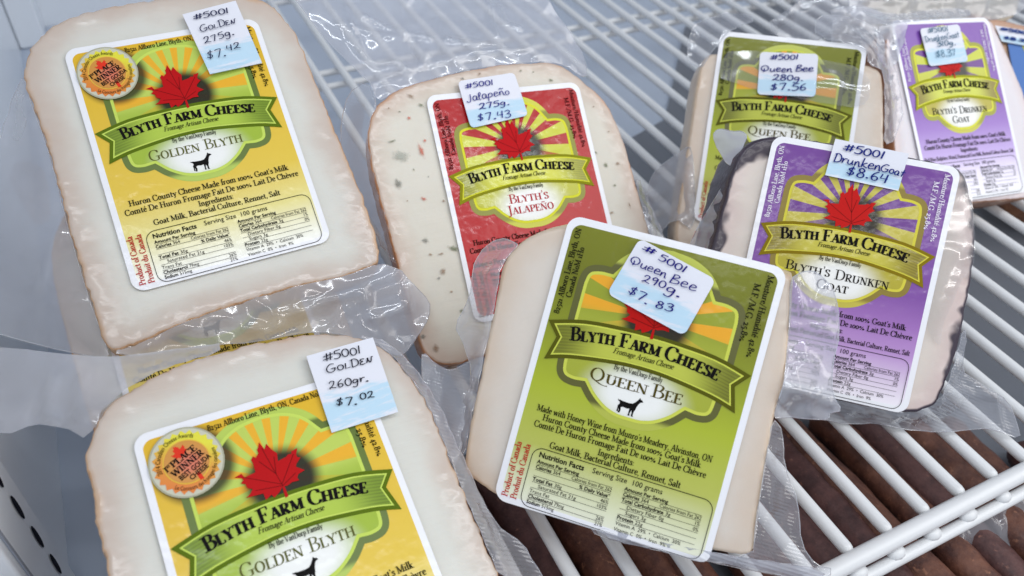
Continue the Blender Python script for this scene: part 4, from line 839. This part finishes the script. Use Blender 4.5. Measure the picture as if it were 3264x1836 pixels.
# --- C: drunken goat, right
P_ = PL['C']; c_ = pack('C', 'purple-labelled cheese pack with dark wine rind lying at right, priced $8.64')
outC = px(P_, [(2375, 470), (2400, 450), (2440, 436), (2500, 434), (2700, 462), (2900, 500), (3053, 530), (3078, 560), (3092, 595), (3104, 650), (3112, 715), (3113, 793), (3105, 845), (3090, 940), (3073, 1036), (3052, 1130), (3010, 1240), (2987, 1290), (2935, 1312), (2880, 1318), (2655, 1272), (2400, 1190), (2150, 1120), (2130, 1080), (2180, 960), (2270, 789), (2279, 752), (2303, 657), (2330, 560), (2352, 500)])
build_cheese(c_, P_, outC, 25, mf_goat, mr_goat, 5, rough=1.0, back_shift=(-6, 0))
build_label(c_, P_, 'goat')
z = lambda x, y: (2200 + x * .414, 400 + y * .414)
build_sticker(c_, P_, [z(1120, 100), z(1685, 215), z(1605, 500), z(1040, 380)], [("#5001", z(1170, 190), z(1490, 262), 26), ("Drunken", z(1095, 275), z(1460, 352), 30), ("Goat", z(1455, 345), z(1640, 400), 27), ("$8.64", z(1195, 375), z(1520, 445), 30)], (26, 40, 120), seed=9, w=.07)
film(c_, P_, [(2640, 1266, -1), (2760, 1294, -1), (2890, 1318, -1), (2987, 1288, -1), (3045, 1150, -1), (3074, 1036, -1), (3076, 1100, -4), (3057, 1178, -8), (3130, 1225, -12), (3210, 1275, -15), (3236, 1340, -16), (3250, 1398, -17), (3164, 1367, -15), (3128, 1364, -15), (3069, 1371, -13), (2987, 1377, -12), (2883, 1368, -10), (2800, 1347, -9), (2697, 1350, -9), (2600, 1332, -8), (2560, 1290, -4)], .24,
     [([(3057, 1178), (2995, 1243), (3000, 1290)], 2.4, .9), ([(3057, 1178), (3210, 1275)], 2.4, .8), ([(3000, 1245), (3210, 1275)], 2.0, .8), ([(3215, 1290), (3245, 1390)], 2.6, 1), ([(2890, 1262), (2980, 1275)], 1.6, .7), ([(2940, 1120), (2985, 1190), (2990, 1290)], 2.2, .9), ([(2970, 1140), (2975, 1180)], 1.6, .7)], .9, 12, ribs=.3, grid=1.6)
film(c_, P_, [(2345, 540, -2), (2303, 660, -2), (2279, 755, -2), (2268, 800, -3), (2190, 800, -14), (2225, 720, -14), (2275, 640, -12), (2310, 580, -7)], .34, (), .5, 13, name='bag_film')
film(c_, P_, [(2271, 432, -8), (2285, 414, -8), (2305, 412, -7), (2335, 420, -5), (2363, 417, -4), (2384, 432, -3), (2368, 470, -3), (2350, 520, -4), (2335, 532, -6), (2318, 525, -8), (2290, 480, -9)], .62, [([(2300, 420), (2330, 470), (2335, 520)], 1.5, 1)], 1.2, 14)
film(c_, P_, [(3048, 528, .4), (3080, 555, .4), (3100, 640, .4), (3110, 790, .4), (3104, 850, .4), (3066, 890, .6), (3040, 960, .6), (3002, 1040, .6), (2995, 1110, .6), (2950, 1040, .8), (2960, 860, .8), (3000, 800, .8), (3030, 640, .8)], .0, [([(3104, 795), (3070, 830), (3045, 890), (3012, 960), (2995, 1040), (2995, 1100)], 0.8, .6), ([(3004, 795), (3040, 798), (3070, 830)], 0.5, .7), ([(3075, 560), (3095, 640), (3108, 780)], .5, .6)], .08, 15, rim=False)
# --- D: queen bee, front
P_ = PL['D']; d_ = pack('D', 'olive-labelled cheese pack in front, priced $7.83 on a tilted rounded sticker')
outD = px(P_, [(1486, 1424), (1501, 1330), (1522, 1237), (1550, 1096), (1571, 1002), (1588, 913), (1599, 852), (1621, 810), (1663, 767), (1729, 734), (1804, 718), (1900, 728), (2515, 876), (2522, 900), (2522, 950), (2504, 1200), (2467, 1316), (2439, 1479), (2408, 1666), (2403, 1740), (2390, 1778), (2200, 1746), (1900, 1672), (1700, 1622), (1600, 1594), (1490, 1520), (1476, 1489)])
build_cheese(d_, P_, outD, 19, mf_queen, mr_queen, 6, rough=.5, back_shift=(2, 4), soft=1.2)
build_label(d_, P_, 'queen')
z = lambda x, y: (1800 + x * .276, 700 + y * .276)
build_sticker(d_, P_, [z(870, 210), z(1750, 690), z(1380, 1340), z(490, 850)], [("#", z(890, 345), z(1040, 415), 23), ("5001", z(1075, 460), z(1390, 620), 26), ("Queen", z(745, 490), z(1165, 680), 30), ("Bee", z(1200, 715), z(1520, 830), 34), ("290", z(890, 705), z(1160, 800), 26), ("g.", z(1150, 830), z(1340, 905), 34), ("$7.", z(720, 845), z(960, 985), 34), ("83", z(1040, 1005), z(1250, 1070), 26)], (34, 30, 120), rounded=.022, seed=11, w=.05)
film(d_, P_, [(1655, 780, 0), (1621, 812, 0), (1599, 852, 0), (1588, 913, 0), (1571, 1002, 0), (1550, 1096, 0), (1522, 1237, 0), (1501, 1330, 0), (1476, 1460, 0), (1462, 1420, -4), (1430, 1440, -8), (1450, 1340, -8), (1500, 1240, -7), (1510, 1180, -5), (1475, 1080, -7), (1450, 1040, -9), (1500, 945, -7), (1508, 870, -7), (1514, 832, -8), (1547, 786, -8), (1580, 766, -7), (1614, 760, -5), (1640, 772, -2)], .26,
     [([(1508, 870), (1560, 868), (1600, 858)], 2.6, 1.2), ([(1640, 775), (1580, 840), (1520, 930)], 1.8, .8), ([(1590, 870), (1560, 1000), (1530, 1120), (1505, 1240)], 1.4, .6), ([(1530, 1150), (1510, 1190), (1505, 1140)], 1.5, .6)], .9, 16, ribs=.12, grid=1.6)
film(d_, P_, [(2519, 888, 0), (2552, 867, -1), (2593, 862, -2), (2620, 880, -2), (2650, 915, -3), (2672, 974, -4), (2674, 1065, -5), (2652, 1150, -7), (2648, 1256, -9), (2684, 1307, -12), (2640, 1312, -12), (2638, 1334, -12), (2602, 1334, -12), (2490, 1324, -10), (2463, 1330, -2), (2485, 1250, -1), (2504, 1200, 0), (2518, 1000, 0)], .30,
     [([(2530, 910), (2560, 1005), (2672, 985)], 2.6, .9), ([(2552, 1000), (2640, 930)], 2.0, .8), ([(2520, 1040), (2600, 1035), (2672, 1070)], 3.0, 1.2), ([(2610, 1060), (2560, 1120), (2650, 1220)], 2.4, .9), ([(2600, 1150), (2530, 1180), (2560, 1250)], 2.2, .9), ([(2500, 1240), (2600, 1265), (2660, 1295)], 3.0, 1), ([(2602, 1332), (2600, 1270), (2640, 1240)], 3.0, 1)], 2.0, 17, grid=1.3)
film(d_, P_, [(2463, 1330, -1), (2494, 1370, -5), (2499, 1484, -8), (2544, 1600, -9), (2552, 1733, -10), (2600, 1800, -10), (2660, 1812, -10), (2600, 1900, -8), (2400, 1866, -5), (2250, 1826, -4), (2100, 1792, -3), (1900, 1705, -1), (1880, 1680, 0), (2200, 1748, 0), (2400, 1782, 0), (2408, 1666, 0), (2439, 1479, 0)], .20, [([(2445, 1555), (2460, 1600), (2425, 1700)], 2.2, .8), ([(2400, 1782), (2660, 1812)], 1.0, .6), ([(2440, 1560), (2530, 1550)], 1.4, .8)], .7, 18, ribs=.35)
film(d_, P_, [(1880, 1672, 1), (2100, 1728, 1), (2400, 1784, 1), (2640, 1812, -8), (2590, 1880, -9), (2400, 1850, -4), (2250, 1812, -3), (2100, 1775, -2), (1960, 1725, 0)], .45, (), .4, 19, ribs=.3)
# --- E: queen bee, back
P_ = PL['E']; e_ = pack('E', 'olive-labelled cheese pack standing behind, priced $7.56 on a rounded sticker')
outE = px(P_, [(2260, 170), (2236, 206), (2222, 270), (2210, 360), (2198, 440), (2182, 540), (2166, 640), (2150, 760), (2170, 790), (2300, 810), (2600, 830), (2800, 850), (2826, 800), (2832, 600), (2818, 469), (2820, 366), (2816, 244), (2804, 221), (2762, 202), (2500, 188), (2290, 168)])
build_cheese(e_, P_, outE, 25, mf_queen, mr_queen, 7, rough=.6, back_shift=(-3, 0), soft=1.3)
build_label(e_, P_, 'queen')
z = lambda x, y: (2100 + x * .4694, y * .4694)
build_sticker(e_, P_, [z(690, 350), z(1085, 365), z(1065, 655), z(670, 640)], [("#5001", z(755, 405), z(950, 405), 17), ("Queen", z(690, 485), z(905, 490), 20), ("Bee", z(925, 487), z(1050, 487), 20), ("280g.", z(770, 545), z(985, 550), 19), ("$7.56", z(755, 615), z(1005, 612), 22)], (40, 44, 120), rounded=.02, seed=13, w=.065)
film(e_, P_, [(2213, 82, -3), (2195, 130, -4), (2190, 200, -4), (2236, 218, 0), (2262, 176, 1), (2299, 128, 2), (2330, 92, 2), (2420, 60, 0), (2330, 40, -4), (2250, 62, -4)], .16, [([(2210, 90), (2200, 170)], 2, 1), ([(2262, 110), (2272, 165)], 2.5, 1)], 1.2, 20)
film(e_, P_, [(2762, 150, 2), (2770, 205, 1), (2804, 221, 0), (2816, 244, 0), (2822, 366, 0), (2820, 460, 0), (2850, 450, -8), (2880, 350, -10), (2850, 200, -12), (2800, 90, -12), (2700, 50, -10), (2600, 50, -8), (2600, 120, 1)], .22, [([(2700, 60), (2780, 150), (2830, 300)], 1.5, 1)], 1.2, 21)
film(e_, P_, [(2290, 210, 1.5), (2330, 150, 1.5), (2700, 200, 1.5), (2775, 240, 1.5), (2770, 330, 1.5), (2700, 345, 1.5), (2300, 260, 1.5)], .07, [([(2540, 258), (2700, 286), (2775, 300)], .9, .8)], .5, 22, rim=False)
film(e_, P_, [(2150, 690, 0), (2215, 740, 1), (2215, 560, 1), (2205, 470, 0), (2185, 470, -3), (2120, 520, -12), (2075, 560, -16), (2060, 640, -18), (2090, 760, -14)], .26, [([(2076, 672), (2110, 655)], 1.5, 1)], 1.5, 23)
# --- F: drunken goat, far right
P_ = PL['F']; f_ = pack('F', 'pale purple-labelled cheese pack at far right, priced $8.37')
outF = px(P_, [(2826, 120), (2835, 100), (2860, 86), (3000, 70), (3151, 58), (3166, 70), (3180, 105), (3216, 178), (3240, 236), (3268, 300), (3300, 480), (3318, 610), (3290, 630), (3100, 645), (2900, 660), (2870, 640), (2860, 560), (2850, 450), (2836, 262), (2826, 180)])
build_cheese(f_, P_, outF, 25, cheese_mat('white_goat_cheese', (228, 222, 226), (216, 200, 200), spots=[(60, .10, (70, 34, 50), .92)], rimw=8), mr_brown, 8, rough=.8)
build_label(f_, P_, 'goatpale')
z = lambda x, y: (2600 + x * .2622, y * .2622)
build_sticker(f_, P_, [z(1270, 345), z(1745, 290), z(1850, 745), z(1395, 800)], [("#5001", z(1360, 405), z(1610, 380), 18), ("Drunken", z(1325, 520), z(1590, 480), 20), ("Goat", z(1590, 480), z(1740, 455), 20), ("310g.", z(1465, 570), z(1700, 545), 17), ("$8.37", z(1460, 700), z(1705, 675), 22)], (30, 90, 120), rounded=.02, seed=17, w=.055)
film(f_, P_, [(2797, 84, 0), (2828, 78, 2), (2895, 66, 2), (2880, 130, 2), (2862, 185, 2), (2845, 235, 2), (2833, 262, 2), (2850, 290, 1), (2880, 350, 0), (2878, 410, -2), (2850, 400, -4), (2815, 260, -5), (2790, 195, -5)], .38, [([(2893, 68), (2855, 190), (2835, 262)], 1.8, .6), ([(2862, 310), (2850, 370)], 1.5, .8)], .9, 24)
film(f_, P_, [(2797, 84, 0), (2895, 66, 1), (3090, 56, 0), (3080, 30, -4), (2960, 34, -6), (2830, 50, -6), (2740, 20, -8), (2700, 40, -8)], .25, (), 1.4, 25)
# --- K: dark rind pack between E and F
PK = PL['C'].shifted(0); PK.O = PL['E'].O + PL['E'].U * .62 - PL['E'].V * .10 - PL['E'].Nn * (30 * MM); PK.U, PK.V, PK.Nn = PL['E'].U, PL['E'].V, PL['E'].Nn
k_ = pack(PK, 'dark-rinded cheese pack half hidden between the olive and the pale purple packs')
outK = px(PK, [(2735, 145), (2760, 110), (2795, 88), (2860, 90), (2890, 200), (2895, 420), (2890, 640), (2800, 660), (2740, 600), (2720, 300)])
build_cheese(k_, PK, outK, 22, mr_goat, mr_goat, 9)
film(k_, PK, [(2640, 200, 4), (2660, 60, 4), (2640, 30, 4), (2780, 20, 4), (2850, 80, 4), (2880, 240, 4), (2840, 260, 4), (2760, 230, 4)], .34, (), 2, 26)
# --- H: blue labelled pack at the right edge
PH = PL['F'].shifted(-34 * MM); PH.O = PH.O + PL['F'].U * .62 + PL['F'].V * .02
h_ = pack(PH, 'brown-rinded cheese pack with a blue label at the right edge')
outH = px(PH, [(3090, 48), (3100, 40), (3264, 78), (3420, 120), (3560, 400), (3560, 700), (3320, 720), (3240, 400), (3150, 160)])
build_cheese(h_, PH, outH, 24, cheese_mat('tan_cheese', (196, 160, 134), (176, 128, 96), rimw=8), mr_brown, 10)
ql = px(PH, [(3204, 120), (3216, 190), (3240, 300), (3420, 420), (3420, 150)], 0)
link('label', mesh_from('label', PH, [([tri(ql)], .012, flat('blue_label', (92, 128, 190)))]), h_)
ye = px(PH, [(3252, 150), (3262, 140), (3290, 150), (3290, 190), (3262, 170)], 0); link('emblem', mesh_from('emblem', PH, [([tri(ye)], .014, flat('yellow_green', (190, 190, 70)))]), h_)
build_sticker(h_, PH, [(3172, 80), (3290, 100), (3310, 152), (3194, 131)], [("#5001", (3185, 96), (3280, 112), 10), ("$8.25", (3198, 124), (3285, 138), 10)], (30, 60, 130), seed=19, w=.1)
# --- I: pale pack along the top edge
PI_ = PL['F'].shifted(0); PI_.O = PL['F'].O + PL['F'].V * 1.02 + PL['F'].U * (-.75) - PL['F'].Nn * (36 * MM)
i_ = pack(PI_, 'pale unlabelled cheese pack lying at the top right edge')
outI = px(PI_, [(2745, 60), (2752, 20), (2800, -30), (3000, -60), (3230, -60), (3255, 0), (3235, 60), (3100, 90), (2900, 95), (2770, 90)])
build_cheese(i_, PI_, outI, 24, cheese_mat('pale_cheese', (206, 198, 178), (200, 186, 164), rimw=8), mr_queen, 11)
film(i_, PI_, [(2700, 60, 3), (2700, -20, 3), (2900, -60, 3), (3280, -60, 3), (3270, 40, 3), (3120, 70, 3), (2950, 50, 3), (2800, 100, 3)], .3, [([(2720, 10), (2900, 20), (3250, 5)], 2.5, 1.2)], 2, 27)
film(i_, PI_, [(2420, 90, -20), (2560, 0, -10), (2600, -60, -5), (2760, -60, 0), (2740, 40, 0), (2640, 110, -12), (2560, 150, -20)], .22, [([(2480, 90), (2580, 0)], 2.5, 1.2)], 2, 28)
# ================================================================ sausage sticks below the shelf
t = NT('sausage_skin'); n = t.noise(260, 4, .6); n2 = t.step(t.noise(90, 5, .75), .3, .7)
t.set('Base Color', t.mix(t.step(n, .60, .72), t.mix(n2, srgb(72, 40, 34), srgb(122, 78, 60)), srgb(150, 102, 78))); t.set('Roughness', .6); t.set('Coat Weight', .15); t.set('Coat Roughness', .2); t.set('Normal', t.bump(n, .4, .0012)); m_saus = t.m
t = NT('sausage_skin_purple'); n = t.noise(240, 4, .6); n2 = t.step(t.noise(80, 5, .75), .3, .7)
t.set('Base Color', t.mix(t.step(n, .62, .74), t.mix(n2, srgb(64, 38, 38), srgb(106, 70, 66)), srgb(144, 98, 84))); t.set('Roughness', .6); t.set('Coat Weight', .15); t.set('Coat Roughness', .2); t.set('Normal', t.bump(n, .4, .0012)); m_saus2 = t.m
def sausage(x, y0, y1, z, r, ang, mat, seed, label):
    vs, fs = [], []; N1, N2 = 26, 14; rn = random.Random(seed); bend = rn.uniform(-.004, .004)
    for i in range(N1):
        s = i / (N1 - 1); y = y0 + (y1 - y0) * s; xx = x + math.tan(ang) * (y - y0) + bend * math.sin(math.pi * s); cap = min(s, 1 - s) * (y1 - y0)
        k = math.sqrt(max(0, 1 - (1 - min(cap / (r * .9), 1)) ** 2)) if cap < r * .9 else 1; k = max(k, .06)
        for q in range(N2):
            a = 2 * math.pi * q / N2; rr = r * k * (1 + .14 * noise.noise(Vector((s * 22, math.cos(a) * 1.5, seed + math.sin(a)))))
            vs.append((xx + rr * math.cos(a), y, z + rr * math.sin(a)))
    for i in range(N1 - 1):
        for q in range(N2): fs.append((i * N2 + q, i * N2 + (q + 1) % N2, (i + 1) * N2 + (q + 1) % N2, (i + 1) * N2 + q))
    fs += [tuple(range(N2 - 1, -1, -1)), tuple(range((N1 - 1) * N2, N1 * N2))]
    me = bpy.data.meshes.new('sausage_stick'); me.from_pydata(vs, [], fs)
    bm = bmesh.new(); bm.from_mesh(me); bmesh.ops.recalc_face_normals(bm, faces=bm.faces); bm.to_mesh(me); bm.free()
    link('sausage_stick', me, None, mat, smooth=True, label=label, category='sausage', group='dried sausage sticks under the wire shelf')
ORD = 'first second third fourth fifth sixth seventh eighth ninth tenth eleventh twelfth thirteenth fourteenth fifteenth sixteenth seventeenth eighteenth nineteenth twentieth'.split()
x = .062; i = 0
while x < .338 and i < 20:
    r = R.uniform(.0074, .0090); pu = R.random() > .5
    y0 = -.03 if x < .27 else .045 if x < .30 else .072
    sausage(x, y0, .187 - max(0, x - .205) * .80 + R.uniform(-.006, .006), -.0488 + r, r, R.uniform(-.05, .01), m_saus2 if pu else m_saus, i, ('purplish' if pu else 'brown') + ' dried sausage stick under the wire shelf, %s from the left of the row' % ORD[i]); x += r * 2.04; i += 1

PH2 = Plane([.1, .1, .1, 0, 0, 1]); PH2.U, PH2.V, PH2.Nn = W2.copy(), W1.copy(), NN.copy(); PH2.O = NN * ((-.034 - CAMH) / S)
bg = empty('plastic_bag', (.3, .08, -.05), 'clear crumpled plastic bag end sticking out under the front rail at the lower right', 'bag')
film(bg, PH2, [(3300, 1530, 0), (3150, 1610, 2), (3060, 1690, 0), (3030, 1735, -4), (3080, 1785, -10), (3190, 1815, -12), (3225, 1770, -8), (3300, 1745, -6)], .2, [([(3120, 1650), (3200, 1700), (3180, 1740)], 3, 1.2), ([(3240, 1560), (3180, 1640), (3230, 1720)], 3.5, 1.2), ([(3060, 1720), (3150, 1760), (3200, 1800)], 3, 1.2)], 2.5, 40, grid=1.5)
